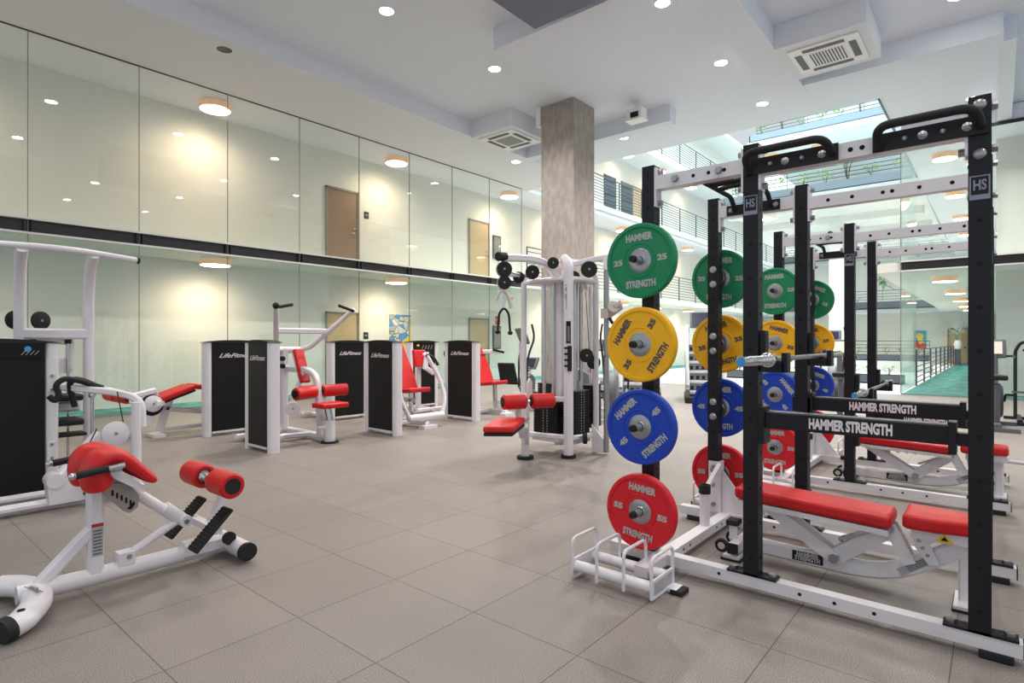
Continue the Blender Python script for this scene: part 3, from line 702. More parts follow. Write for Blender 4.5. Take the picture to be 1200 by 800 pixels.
    m = MB(); m.bx((.036, 1.51, .04), (W-.036, 1.59, .1)); m.bx((-.30, 1.51, .04), (-.036, 1.59, .1)); m.bx((W+.036, 1.51, .04), (W+.30, 1.59, .1))
    for x in (.2, .3, W-.2, W-.3): m.cyl((x, 1.5095, .07), (x, 1.508, .07), .009, n=12, mi=1)
    m.build('rear_cross_beam', [WHITE, HOLE], R)
    # multi grip pull up bar across the frames
    m = MB()
    for y in (1.22, 1.47): m.tube([(.046, y, 2.345), (.13, y, 2.425), (W-.13, y, 2.425), (W-.046, y, 2.345)], .0165, bend=.05, n=12)
    for x in (.38, .5, W-.5, W-.38): m.tube([(x, 1.22, 2.425), (x+(.05 if x < W/2 else -.05), 1.345, 2.425), (x, 1.47, 2.425)], .0165, bend=.03, n=12)
    m.build('pull_up_bar', RUBBER, R)
    return R
PZ = (1.865, 1.362, .868, .36)
JZ = 1.29
rack(3.28, 1.06, 1.0, 'nearest black and white power rack, closest to the camera at right')
JZ = .93
rack(6.03, 1.23, .605, 'second black and white power rack, behind the nearest one', grips=False)

# ------------------------------------------------------------------ bumper plates
def plate_proto(col, num, ink):
    T = .028
    m = MB()
    pr = [(.072, -T*.72), (.098, -T*.72), (.102, -T*.84), (.106, -T*.72), (.196, -T*.72), (.2, -T*.95), (.212, -T), (.222, -T*.9), (.225, -T*.6)]
    prof = pr + [(r, -z) for r, z in reversed(pr)]
    m.lathe(prof, (0, 0, 0), (1, 0, 0), n=72, closed=False)
    h = MB(); h.lathe([(.0255, -T*.95), (.03, -T*.95), (.034, -T*.8), (.07, -T*.8), (.073, -T*.72), (.073, T*.72), (.07, T*.8), (.034, T*.8), (.03, T*.95), (.0255, T*.95)], (0, 0, 0), (1, 0, 0), n=48, closed=True)
    t = MB(); z = T*.74
    for s in (-1, 1):
        xd = (0, s, 0); ku = (0, 0, 1); x = s*z
        t.text('HAMMER', .056, (x, 0, .138), xd, ku, offset=.055, width=.176)
        t.text('STRENGTH', .056, (x, 0, -.142), xd, ku, offset=.055, width=.196)
        for e in (-1, 1): t.text(num, .045, (x, e*.145, 0), xd, ku, offset=.06, width=.062)
    return m, h, t
PROT = {}
for nm, col, num, ink in (('green', PGREEN, '25', GREYINK), ('yellow', PYELLOW, '35', DKINK), ('blue', PBLUE, '45', GREYINK), ('red', PRED, '55', GREYINK)): PROT[nm] = (plate_proto(col, num, ink), col, ink)
_pm = {}
def plate(nm, x, y, z, rot, label):
    (m, h, t), col, ink = PROT[nm]
    r = thing('weight_plate', label, 'weight plate', (x, y, z)); r.rotation_euler = (math.radians(-rot), 0, 0)
    if nm not in _pm: _pm[nm] = (m.build('rubber_disc', col, r), h.build('hub', STEEL, r), t.build('lettering', ink, r))
    else:
        for o in _pm[nm]: c_ = o.copy(); C.objects.link(c_); c_.parent = r
ORD = ('green', 'yellow', 'blue', 'red'); NUM = dict(green='25', yellow='35', blue='45', red='55')
HT = dict(green='topmost', yellow='second from the top', blue='third from the top', red='lowest')
cols = [(3.28-.125, 'leftmost column on the nearest rack', (3, 57, 43, -6)), (3.28+1.06+.125, 'second column from the left, nearest rack', (-3, 14, 0, 2)),
        (6.03-.125, 'third column from the left', (2, -16, -52, 0)), (6.03+1.23+.125, 'rightmost column of plates', (-24, 10, -20, 0))]
for x, where, rots in cols:
    for nm, z, ro in zip(ORD, PZ, rots): plate(nm, x, YB, z, ro, '%s %s plate, %s of the %s' % (nm, NUM[nm], HT[nm], where))

# ------------------------------------------------------------------ barbells
def barbell(xc, y, z, label):
    r = thing('barbell', label, 'barbell', (xc, y, z))
    MB().tube([(-.67, 0, 0), (.67, 0, 0)], .0142, n=16).build('shaft', STEEL, r)
    for s in (-1, 1):
        m = MB(); m.lathe([(0, .66), (.03, .66), (.04, .665), (.04, .69), (.03, .695), (.027, .70), (.027, .712), (.025, .715), (.025, 1.098), (.022, 1.1), (0, 1.1)], (0, 0, 0), (s, 0, 0), n=28)
        sl = m.build('sleeve', CHROME, r); MB().cyl((s*1.1, 0, 0), (s*1.104, 0, 0), .0225, n=24).build('end_cap', BLUECAP, sl)
barbell(3.84, .91, 1.285, 'steel barbell with blue end cap resting on the nearest rack hooks')
barbell(6.66, .91, .925, 'steel barbell with blue end cap resting on the second rack hooks')

# ------------------------------------------------------------------ low stands for bumper plates beside the racks
def stand(x, label):
    r = thing('plate_stand', label, 'plate stand', (x, 1.64, 0))
    for dx in (-.1, .1): MB().tube([(dx, -.25, .07), (dx, .25, .07)], .031, n=18).build('bed_tube', WHITE, r)
    for y in (-.25, .25):
        m = MB(); m.bx((-.135, y-.006, .02), (.135, y+.006, .115)); m.tube([(-.13, y, .02), (.13, y, .02)], .008, n=8); m.build('end_plate', WHITE, r)
    for y in (-.25, -.085, .085, .25):
        m = MB(); m.tube([(-.13, y, .02), (-.13, y, .235), (.13, y, .235), (.13, y, .02)], .0095, bend=.045, n=10); m.build('hoop', WHITE, r)
    MB().bx((-.11, -.2565, .035), (.11, -.256, .1)).build('name_plate', STICKER, r)
    for y in (-.31, .31):
        f = MB(); f.bx((.04, min(y, y*.82), .012), (.13, max(y, y*.82), .03)); ft = f.build('foot', WHITE, r)
        MB().bx((.035, y-.035, 0), (.135, y+.035, .028)).build('rubber_pad', RUBBER, ft, bevel=.006)
    return r
stand(2.925, 'low white hooped plate stand at the foot of the leftmost red plate')
stand(4.68, 'low white hooped plate stand behind the nearest rack, far side')
stand(5.68, 'low white hooped plate stand left of the second rack')
stand(7.62, 'low white hooped plate stand on the far side of the second rack')

# ------------------------------------------------------------------ adjustable benches
def bench(x, y, label, handle=True):
    B = thing('weight_bench', label, 'bench', (x, y, 0))
    def pad(name, out, zt, th, tilt=0):
        m = MB(); m.prism([(px, py, zt-th + tilt*(py-.85)) for px, py in out], (0, 0, th)); return m.build(name, RED, B, bevel=.022, seg=4)
    pad('back_pad', [(-.14, .435), (.14, .435), (.14, 1.27), (-.14, 1.27)], .447, .072, .039)
    MB().prism([(-.136, .45, .325), (.136, .45, .325), (.136, 1.25, .355), (-.136, 1.25, .355)], (0, 0, .03)).build('pad_board', WHITE, B)
    pad('seat_pad', [(-.15, .37), (-.13, .385), (.13, .385), (.15, .37), (.15, .24), (.12, .14), (.105, .055), (-.105, .055), (-.12, .14), (-.15, .24)], .462, .078)
    MB().bx((-.09, .07, .33), (.09, .35, .386)).build('seat_board', WHITE, B)
    r_ = MB(); r_.rtube([(0, 1.24, .085), (0, .62, .07), (0, .42, .105), (0, .12, .31)], .06, .09, bend=.25); rail = r_.build('main_rail', WHITE, B)
    n = MB(); n.bx((-.0315, .785, .05), (-.0302, .955, .109)); npz = n.build('name_plate', BLACK, rail)
    t = MB(); t.text('HAMMER', .034, (-.0322, .87, .092), (0, -1, 0), (0, 0, 1), offset=.06, width=.125); t.text('STRENGTH', .034, (-.0322, .87, .068), (0, -1, 0), (0, 0, 1), offset=.06, width=.14); t.build('lettering', STICKER, npz)
    st = MB(); c_ = V((-.031, .33, .168)); u = V((0, -.8, .6)); w = V((0, .6, .8))
    st.prism([c_+u*.1+w*.022, c_-u*.1+w*.022, c_-u*.1-w*.022, c_+u*.1-w*.022], (-.001, 0, 0)); so = st.build('sticker', STICKER, rail)
    st = MB(); st.prism([c_+u*.1+w*.022, c_+u*.085+w*.022, c_+u*.085-w*.022, c_+u*.1-w*.022], (-.002, 0, 0)); st.build('red_band', REDINK, so)
    st = MB()
    for k in range(4): st.prism([c_+u*.08+w*(.016-.009*k), c_-u*.05+w*(.016-.009*k), c_-u*.05+w*(.012-.009*k), c_+u*.08+w*(.012-.009*k)], (-.002, 0, 0))
    st.build('print', GREYPLAS, so)
    # front leg under the seat
    l = MB(); l.rtube([(0, .12, .03), (0, .12, .39)], .065, .05); leg = l.build('front_leg', WHITE, B)
    f = MB(); f.bx((-.12, .07, .012), (.12, .17, .03)); ft = f.build('foot', WHITE, leg); MB().bx((-.125, .065, 0), (.125, .175, .014)).build('rubber_pad', RUBBER, ft)
    MB().cyl((-.036, .12, .345), (-.045, .12, .345), .018, n=16).build('bolt', STEEL, leg)
    # seat quadrant with holes
    q = MB(); q.prism([(-.055, .06, .365), (-.055, .35, .365), (-.055, .335, .27), (-.055, .275, .185), (-.055, .23, .20), (-.055, .27, .30), (-.055, .24, .325), (-.055, .06, .325)], (.012, 0, 0)); qq = q.build('seat_quadrant', WHITE, B, bevel=.003)
    h = MB()
    for yy, zz in ((.325, .345), (.318, .31), (.302, .275), (.28, .24)): h.cyl((-.0555, yy, zz), (-.0565, yy, zz), .01, n=12)
    h.build('adjuster_hole', STEEL, qq)
    w_ = MB(); w_.prism([(-.0915, .205, .378), (-.0915, .165, .333), (-.0915, .245, .333)], (-.0012, 0, 0)); ws = w_.build('warning_sticker', WARN, B)
    w_ = MB(); w_.prism([(-.0932, .205, .366), (-.0932, .188, .343), (-.0932, .222, .343)], (-.0006, 0, 0)); w_.build('symbol', HOLE, ws)
    # back pad linkage
    b1 = MB()
    for dx in (-.05, .05): b1.bar((dx, 1.13, .375), (dx, .72, .115), .02, .07)
    ba = b1.build('support_arm', WHITE, B)
    w_ = MB(); w_.prism([(-.061, 1.115, .385), (-.061, 1.065, .36), (-.061, 1.09, .325)], (-.0012, 0, 0)); w_.build('warning_sticker', WARN, ba)
    b2 = MB()
    for dx in (-.035, .035): b2.bar((dx, .73, .115), (dx, .46, .33), .014, .085)
    b2.build('link_arm', WHITE, B)
    b3 = MB()
    for dx in (-.045, .045): b3.bar((dx, .455, .36), (dx, .36, .17), .016, .06)
    b3.build('hinge_post', WHITE, B)
    pv_ = MB(); pv_.cyl((-.075, .725, .118), (.075, .725, .118), .026, n=20); pv_.cyl((-.062, .455, .345), (.062, .455, .345), .024, n=20); pv_.build('pivot', STEEL, B)
    sp2 = MB(); sp2.bar((-.02, .70, .23), (-.02, .47, .345), .07, .014); spo = sp2.build('tread_strip', STEEL, B)
    sw = MB(); pts = [(-.02, 1.08, .37), (-.02, .62, .37)]
    y_ = .62; z0 = .30
    saw = [(-.02, 1.02, .37), (-.02, 1.0, .335)]
    for k in range(5): saw += [(-.02, .93-.07*k, .305), (-.02, .945-.07*k-.03, .345)]
    saw += [(-.02, .56, .33), (-.02, .56, .37)]
    sw.prism(saw, (.04, 0, 0)); sw.build('ratchet_rail', CREAM, B)
    # rear foot with wheels and a pop pin
    rf = MB(); rf.bar((-.16, 1.27, .075), (.16, 1.27, .075), .06, .06); rf.bx((-.17, 1.23, .012), (.17, 1.33, .03)); rfo = rf.build('rear_foot', WHITE, B)
    for s in (-1, 1):
        MB().bx((s*.16-.006, 1.238, .043), (s*.16+.006, 1.302, .107)).build('end_cap', RUBBER, rfo)
        MB().bx((s*.15-.03, 1.22, 0), (s*.15+.03, 1.34, .013)).build('rubber_pad', RUBBER, rfo)
        wl = MB(); wl.lathe([(.022, -.012), (.04, -.014), (.044, -.006), (.044, .006), (.04, .014), (.022, .012)], (s*.10, 1.36, .062), (1, 0, 0), n=28, closed=True); wo = wl.build('wheel', RUBBER, B)
        MB().cyl((s*.10-.013, 1.36, .062), (s*.10+.013, 1.36, .062), .023, n=20).build('wheel_hub', CREAM, wo)
    ps = MB(); ps.cyl((-.03, 1.31, .1), (-.03, 1.31, .19), .025, n=16); pso = ps.build('rear_post', WHITE, B); MB().prism([(-.075, 1.27, .19), (.02, 1.27, .19), (.02, 1.345, .19), (-.075, 1.345, .19)], (0, 0, .035)).build('post_cap', RUBBER, pso, bevel=.006)
    hd = MB()
    if handle: hd.tube([(0, .10, .33), (0, -.09, .33), (0, -.13, .22)], .017, bend=.06, n=12); hd.build('carry_handle', WHITE, B)
    return B
bench(3.83, .0, 'red padded white bench standing in the nearest rack', False)
bench(6.65, -.14, 'red padded white bench standing in the second rack, behind the spotter arms')
# ================================================================== SELECTORIZED MACHINES (built in world coordinates)
def P(root, name, m, mt, **k): return m.build(name, mt, root, world=True, **k)
def rrect(x0, y0, x1, y1, r, n=5):
    out = []
    for (cx, cy, a) in ((x1-r, y1-r, 0), (x0+r, y1-r, 90), (x0+r, y0+r, 180), (x1-r, y0+r, 270)):
        for i in range(n+1):
            t = math.radians(a+90*i/n); out.append((cx+r*math.cos(t), cy+r*math.sin(t)))
    return out
def tower(R, cx, cy, L, D, ax, H=1.385, logo=True, logo_sides=(-1, 1), weights=False):
    """weight stack shroud: long side L along ax, white rounded ends"""
    def q(u, v): return (cx+u, cy+v) if ax == 'x' else (cx-v, cy+u)
    def pr(poly, z0, z1): 
        m = MB(); return m.prism([(*q(u, v), z0) for u, v in poly], (0, 0, z1-z0))
    e = .10
    m = pr([(-L/2+e, -D/2+.012), (L/2-e, -D/2+.012), (L/2-e, D/2-.012), (-L/2+e, D/2-.012)], .07, H-.012)
    T = P(R, 'weight_tower', m, SHROUD)
    for s in (-1, 1):
        a, b = (s*L/2, s*(L/2-e)); x0, x1 = min(a, b), max(a, b)
        P(T, 'side_panel', pr(rrect(x0, -D/2, x1, D/2, min(.045, D*.3)), .0, H-.02), WHITE)
    P(T, 'base_strip', pr([(-L/2+e, -D/2+.002), (L/2-e, -D/2+.002), (L/2-e, D/2-.002), (-L/2+e, D/2-.002)], .045, .072), WHITE)
    c = MB(); pts = []
    for i in range(13):
        u = -1+2*i/12; pts.append((u*(L/2+.008), H-.018+.035*(1-u*u)))
    w = D/2+.01
    c.add([(*q(u, v), z) for u, z in pts for v in (-w, w)] + [(*q(u, v), H-.022) for u, z in pts for v in (-w, w)],
          [(2*i, 2*i+1, 2*i+3, 2*i+2) for i in range(12)] + [(26+2*i, 26+2*i+2, 26+2*i+3, 26+2*i+1) for i in range(12)] +
          [(2*i, 2*i+2, 26+2*i+2, 26+2*i) for i in range(12)] + [(2*i+1, 26+2*i+1, 26+2*i+3, 2*i+3) for i in range(12)] + [(0, 26, 27, 1), (24, 25, 51, 50)])
    P(T, 'top_cap', c, RUBBER)
    if logo:
        for s in logo_sides:
            d = V((*q(1, 0), 0)) - V((*q(0, 0), 0)); d = d*(-s); nrm = d.cross(V((0, 0, 1)))
            c_ = V((*q(0, 0), H-.215)) + nrm*(D/2-.008)
            P(T, 'logo', MB().text('LifeFitness', .088, c_, d, (0, 0, 1), shear=.5, offset=.015, width=L*.58), WHITEINK)
    return T
def pulley(R, c, ax, r, m=WHITE, w=.03, parent=None):
    c = V(c); a = V(ax).normalized(); mb = MB()
    mb.lathe([(0, -w/2), (r*.9, -w/2), (r, -w*.3), (r, w*.3), (r*.9, w/2), (0, w/2)], c, a, n=28)
    o = P(parent or R, 'pulley', mb, m); h = MB(); h.cyl(c-a*(w/2+.004), c+a*(w/2+.004), r*.14, n=12); P(o, 'pulley_bolt', h, STEEL); return o
def roller(R, p, q, r, name='roller_pad', cap=RUBBER):
    p, q = V(p), V(q); d = (q-p).normalized(); L = (q-p).length; m = MB()
    m.lathe([(r*.55, 0), (r*.85, 0), (r, r*.16), (r, L-r*.16), (r*.85, L), (r*.55, L)], p, d, n=28)
    o = P(R, name, m, RED); k = MB(); k.cyl(p-d*.004, q+d*.004, r*.62, n=24); P(o, 'roller_core', k, cap); return o
def pad(R, name, poly, vec, bevel=.022, m=RED, seg=3):
    return P(R, name, MB().prism(poly, vec), m, bevel=bevel, seg=seg)
def slab(c, d, u, L, W):
    """rectangle centre c, long axis d, side axis u"""
    c, d, u = V(c), V(d).normalized(), V(u).normalized(); return [c-d*L/2-u*W/2, c+d*L/2-u*W/2, c+d*L/2+u*W/2, c-d*L/2+u*W/2]

# ---------------- back extension bench, front left
R = thing('back_extension_bench', 'white back extension bench with red saddle hip pad and red ankle rollers at front left', 'exercise bench', (1.1, 3.82, 0))
YC = 3.82
m = MB(); m.tube([(.62, YC, .085), (1.70, YC, .075)], .042, n=20, oval=1.15); P(R, 'base_beam', m, WHITE)
m = MB(); m.tube([(.535, YC-.33, .055), (.585, YC-.31, .06), (.675, YC-.17, .075), (.70, YC, .08), (.675, YC+.17, .075), (.585, YC+.31, .06), (.535, YC+.33, .055)], .066, bend=.2, n=18, oval=.8)
ff = P(R, 'front_foot', m, WHITE)
for s in (-1, 1):
    P(ff, 'end_cap', MB().tube([(.505, YC+s*.342, .053), (.545, YC+s*.326, .056)], .070, n=18, oval=.8), RUBBER)
    P(ff, 'bolt_hole', MB().cyl((.59, YC+s*.30, .105), (.59, YC+s*.30, .1155), .016, n=14), HOLE)
t = MB(); t.text('LifeFitness', .045, (.672, YC-.11, .133), (.2, -.98, 0), (.98, .2, 0), shear=.4, width=.15); P(ff, 'logo', t, DKSTEEL)
m = MB(); m.sweep([(1.69, YC-.235, .07), (1.69, YC+.235, .07)], [(.055*math.cos(2*math.pi*j/20), .052*math.sin(2*math.pi*j/20)) for j in range(20)]); rfo = P(R, 'rear_foot', m, WHITE)
for s in (-1, 1):
    P(rfo, 'end_cap', MB().tube([(1.69, YC+s*.225, .068), (1.69, YC+s*.252, .068)], .058, n=20, oval=.95), RUBBER)
    P(rfo, 'transport_wheel', MB().cyl((1.64, YC+s*.1-.012, .135), (1.64, YC+s*.1+.012, .135), .04, n=24), RUBBER)
m = MB(); m.rtube([(.955, YC, .09), (.955, YC, .60)], .075, .075); P(R, 'post', m, WHITE)
s_ = MB(); s_.bx((.93, YC-.0395, .20), (.985, YC-.0385, .38)); so = P(R, 'sticker', s_, STICKER)
s_ = MB(); s_.bx((.93, YC-.0405, .362), (.985, YC-.0395, .38)); P(so, 'red_band', s_, REDINK)
s_ = MB(); [s_.bx((.937, YC-.0402, .21+.018*k), (.978, YC-.0395, .219+.018*k)) for k in range(8)]; P(so, 'print', s_, GREYPLAS)
m = MB(); m.rtube([(.70, YC, .10), (.955, YC, .36)], .062, .062, up=(0, 1, 0)); P(R, 'brace', m, WHITE)
# saddle pad: two lobes with a groove, folded over the hip line
def saddle(u, v):
    # u along the fold (front hang -> crest -> thigh slope), v across -1..1
    pr = [(.955, .592), (.928, .65), (.93, .72), (.975, .757), (1.04, .742), (1.11, .675), (1.195, .59)]
    u0 = u; u = u + .34*math.exp(-(v/.17)**2)*(1-u)**2.2
    t = u*(len(pr)-1); i = min(int(t), len(pr)-2); f = t-i
    def cr(a, b, c, d): return .5*(2*b + (c-a)*f + (2*a-5*b+4*c-d)*f*f + (3*b-a-3*c+d)*f**3)
    g = [pr[max(0, min(len(pr)-1, i+k))] for k in (-1, 0, 1, 2)]
    x = cr(*[q[0] for q in g]); z = cr(*[q[1] for q in g]); 
    gr = math.exp(-(v/.2)**2)*.05*max(0, 1-u0)**.7       # groove between the lobes
    wd = .215*(1 - .0*u); 
    lob = .02*math.cos(v*math.pi)*0
    return V((x+gr*.9, YC+v*wd, z-gr*.3)), u
th = .062
outer = []; NU, NV = 22, 22
def shell(u, v):
    p, _ = saddle(u, v); a, _ = saddle(max(0, u-.02), v); b, _ = saddle(min(1, u+.02), v); t = (b-a).normalized(); n = V((0, 1, 0)).cross(t); 
    if n.z < 0 and u > .3: n = -n
    return p, n
def saddle_solid():
    m = MB(); ring = []
    for i in range(NU+1):
        u = i/NU; row_o = []; row_i = []
        for j in range(NV+1):
            v = -1+2*j/NV
            hang = 1.0
            p, _ = saddle(u, v); a, _ = saddle(max(0, u-.03), v); b, _ = saddle(min(1, u+.03), v); t = (b-a).normalized(); n = t.cross(V((0, 1, 0)))
            n = V((-t.z, 0, t.x)) 
            e = max(abs(v)**10, (2*u-1)**30 if u > .5 else abs(2*u-1)**16)
            tk = (.105*(1-u)**1.2 + .06)*(1-(1-u)*(.38-.38*abs(math.sin(math.pi*v))))
            row_o.append(p + n*tk*.5*(1-.55*e)); row_i.append(p - n*tk*.5*(1-.55*e))
        ring.append((row_o, row_i))
    vs = []; k = NV+1
    for ro, ri in ring: vs += ro + ri
    fs = []; S = 2*k
    for i in range(NU):
        for j in range(NV):
            a = i*S+j; fs.append((a, a+1, a+S+1, a+S)); b_ = i*S+k+j; fs.append((b_, b_+S, b_+S+1, b_+1))
        a = i*S; fs.append((a, a+S, a+S+k, a+k)); a = i*S+NV; fs.append((a, a+k, a+S+k, a+S))
    for j in range(NV):
        fs.append((j, j+k, j+k+1, j+1)); a = NU*S+j; fs.append((a, a+1, a+k+1, a+k))
    return m.add(vs, fs)
P(R, 'hip_pad', saddle_solid(), RED, angle=60, sub=1)
m = MB(); m.prism([(.98, YC-.17, .70), (1.16, YC-.17, .565), (1.16, YC+.17, .565), (.98, YC+.17, .70)], (-.02, 0, -.03)); m.bar((1.0, YC-.21, .69), (1.0, YC+.21, .69), .05, .04); m.bar((.96, YC, .60), (1.02, YC, .70), .09, .09)
P(R, 'pad_bracket', m, WHITE)
for s in (-1, 1):
    y = YC+s*.235
    m = MB(); m.tube([(1.03, y, .718), (.80, y, .695)], .0145, n=14); m.ball((.80, y, .695), .0175); m.bar((1.0, YC+s*.2, .69), (1.0, y, .712), .035, .03)
    hb = P(R, 'handle', m, CHROME); P(hb, 'grip', MB().tube([(.955, y, .7105), (.815, y, .6965)], .0195, n=14), RUBBER)
m = MB(); m.prism([(.98, YC-.048, .60), (1.10, YC-.048, .575), (1.155, YC-.048, .50), (1.15, YC-.048, .43), (1.11, YC-.048, .405), (1.08, YC-.048, .42), (.985, YC-.048, .535)], (0, .012, 0)); ad = P(R, 'adjuster_plate', m, GREYPL)
m = MB()
for k in range(5): m.bx((1.02+.022*k, YC-.05, .55-.018*k-.03), (1.03+.022*k, YC-.047, .55-.018*k))
m.prism([(1.095, YC-.05, .43), (1.13, YC-.05, .47), (1.135, YC-.05, .45), (1.115, YC-.05, .425)], (0, .002, 0)); P(ad, 'slot', m, HOLE)
m = MB(); m.tube([(1.02, YC, .62), (1.37, YC, .31)], .031, n=16); m.tube([(1.30, YC, .385), (1.39, YC, .30)], .04, n=16); P(R, 'upper_strut', m, WHITE)
m = MB(); m.tube([(1.39, YC, .30), (1.11, YC, .15)], .024, n=16); m.bx((1.06, YC-.04, .11), (1.14, YC+.04, .18)); m.cyl((1.41, YC-.05, .285), (1.41, YC+.05, .285), .036, n=20); P(R, 'lower_strut', m, WHITE)
m = MB(); m.cyl((1.41, YC-.055, .285), (1.41, YC+.055, .285), .014, n=14); m.cyl((1.11, YC-.045, .155), (1.11, YC+.045, .155), .013, n=14); P(R, 'pivot_bolt', m, STEEL)
m = MB(); m.tube([(1.50, YC, .09), (1.58, YC, .27), (1.655, YC, .38), (1.57, YC, .51)], .026, bend=.09, n=16); m.bar((1.53, YC-.2, .23), (1.53, YC+.2, .23), .05, .04); P(R, 'foot_post', m, WHITE)
m = MB(); m.rtube([(1.40, YC, .1), (1.62, YC, .095)], .1, .1); P(R, 'post_sleeve', m, WHITE)
for s in (-1, 1):
    pl = MB(); pl.prism(slab((1.50, YC+s*.19, .24), (1, 0, 1), (0, 1, 0), .30, .125), V((-.7, 0, .7))*.022); fp = P(R, 'foot_plate', pl, RUBBER, bevel=.01)
    rb = MB()
    for k in range(13): rb.prism(slab(V((1.50, YC+s*.19, .24))+V((1, 0, 1))*(-.092+.0153*k)+V((-.7, 0, .7))*.0225, (1, 0, 1), (0, 1, 0), .009, .11), V((-.7, 0, .7))*.003)
    P(fp, 'tread', rb, HOLE)
roller(R, (1.57, YC-.31, .51), (1.57, YC-.085, .51), .077); roller(R, (1.57, YC+.085, .51), (1.57, YC+.31, .51), .077)
P(R, 'roller_axle', MB().lathe([(.02, -.28), (.02, -.09), (.045, -.085), (.03, -.06), (.03, .06), (.045, .085), (.02, .09), (.02, .28)], (1.57, YC, .51), (0, 1, 0), n=20), CHROME)

# ---------------- assisted chin and dip machine at the left edge
R = thing('chin_dip_machine', 'tall white chin and dip machine with black weight tower at the left edge', 'exercise machine', (1.1, 6.3, 0))
T = tower(R, .80, 6.45, 1.05, .22, 'x', 1.39, logo=False)
a = MB(); a.bx((.42, 6.331, 1.24), (1.22, 6.336, 1.375)); pn = P(T, 'placard', a, HOLE)
a = MB(); a.ball((1.105, 6.328, 1.315), .025, n=10, sq=(1, .1, 1)); P(pn, 'blue_figure', a, BLUECAP)
a = MB(); [a.bar((1.06+.03*k, 6.329, 1.265), (1.09+.03*k, 6.329, 1.30), .008, .004) for k in range(4)]; a.bx((.70, 6.329, 1.33), (.85, 6.3305, 1.35)); P(pn, 'print', a, GREYINK)
a = MB(); a.bx((.36, 6.3305, .12), (.62, 6.334, 1.2)); P(T, 'stack_opening', a, HOLE)
a = MB(); [a.bx((.50, 6.328, .18+.05*k), (.58, 6.3305, .205+.05*k)) for k in range(6)]; P(T, 'stack_label', a, STICKER)
for z in (1.02, .42):
    a = MB(); a.bx((1.235, 6.326, z-.08), (1.30, 6.342, z+.08)); bb = P(T, 'mount_plate', a, WHITE); a = MB(); [a.cyl((1.268, 6.326, z+d), (1.268, 6.316, z+d), .012, n=8) for d in (-.06, .06)]; P(bb, 'bolt', a, STEEL)
for x in (1.09, 1.60):
    m = MB(); m.tube([(x-.02, 6.35, 2.18), (x+.0, 6.55, 2.05), (x+.02, 6.68, 1.80), (x+.02, 6.68, .05)], .045, bend=.25, n=18); P(R, 'upright', m, WHITE)
m = MB(); m.tube([(.70, 6.42, 2.19), (1.35, 6.30, 2.205), (1.95, 6.42, 2.17)], .029, bend=.5, n=16); cb_ = P(R, 'chin_bar', m, WHITE); P(cb_, 'end_cap', MB().cyl((1.94, 6.418, 2.171), (1.965, 6.423, 2.169), .031, n=18), RUBBER)
m = MB(); m.rtube([(1.10, 6.68, 1.45), (1.62, 6.68, 1.45)], .09, .1); P(R, 'cross_beam', m, WHITE)
for x in (1.10, 1.28): pulley(R, (x, 6.80, 1.575), (-.5, 1, 0), .085, RUBBER)
m = MB()
for x in (1.20, 1.46): m.cyl((x, 6.68, 1.40), (x, 6.68, 1.36), .026, n=16)
P(R, 'stop_bumper', m, RUBBER)
m = MB()
for x in (1.20, 1.46): m.tube([(x, 6.68, 1.37), (x, 6.68, .2)], .012, n=10)
P(R, 'guide_rod', m, CHROME)
m = MB(); m.rtube([(1.20, 6.72, 1.38), (1.48, 6.72, 1.38), (1.48, 6.72, 1.12)], .06, .06); m.bx((1.18, 6.70, 1.08), (1.50, 6.76, 1.22)); P(R, 'carriage', m, WHITE)
m = MB(); m.rtube([(1.22, 6.62, .78), (1.52, 6.55, .78)], .09, .09); ka = P(R, 'knee_arm', m, WHITE)
P(R, 'knee_pad', MB().prism([(1.30, 6.40, .84), (1.30, 6.66, .84), (1.52, 6.66, .84), (1.52, 6.40, .84)], (0, 0, .06)), RUBBER, bevel=.02); P(R, 'knee_pad', MB().prism([(1.26, 6.38, .62), (1.26, 6.66, .62), (1.52, 6.66, .62), (1.52, 6.38, .62)], (0, 0, .06)), RUBBER, bevel=.02)
m = MB(); m.tube([(1.222, 6.2, .913), (1.268, 6.2, .86), (1.295, 6.2, .925), (1.262, 6.2, 1.0), (1.32, 6.2, 1.06), (1.42, 6.2, 1.04), (1.61, 6.2, .96)], .024, bend=.07, n=12); d1 = P(R, 'dip_handle', m, RUBBER); P(d1, 'end_cap', MB().cyl((1.61, 6.2, .96), (1.67, 6.2, .94), .021, n=12), CHROME)
m = MB(); m.tube([(1.42, 6.27, .80), (1.395, 6.27, .92), (1.375, 6.27, .985), (1.405, 6.27, 1.05), (1.47, 6.25, 1.035), (1.55, 6.22, .99)], .024, bend=.06, n=12); P(R, 'dip_handle', m, RUBBER)
m = MB(); m.rtube([(1.32, 6.32, .98), (1.70, 6.1, .92), (1.85, 5.98, .85), (1.85, 5.96, .6)], .06, .06, bend=.15); P(R, 'lever_arm', m, WHITE)
m = MB(); m.tube([(1.80, 5.95, .83), (1.80, 5.95, .02)], .04, n=18); P(R, 'front_post', m, WHITE)
pulley(R, (1.65, 5.98, .565), (.1, 1, 0), .105, WHITE, .04)
m = MB(); m.tube([(1.68, 6.05, .93), (1.71, 5.99, .66)], .005, n=6); m.tube([(1.30, 6.0, .12), (1.52, 6.02, .62)], .005, n=6); P(R, 'cable', m, RUBBER)
m = MB(); m.rtube([(.55, 5.93, .06), (1.85, 5.93, .06)], .075, .075, c=.35); m.rtube([(.55, 6.35, .05), (1.85, 6.35, .05)], .07, .07, c=.35); m.rtube([(1.80, 5.93, .055), (1.80, 6.68, .055)], .07, .07); m.rtube([(1.09, 6.68, .055), (1.80, 6.68, .055)], .07, .07); P(R, 'base_frame', m, WHITE)
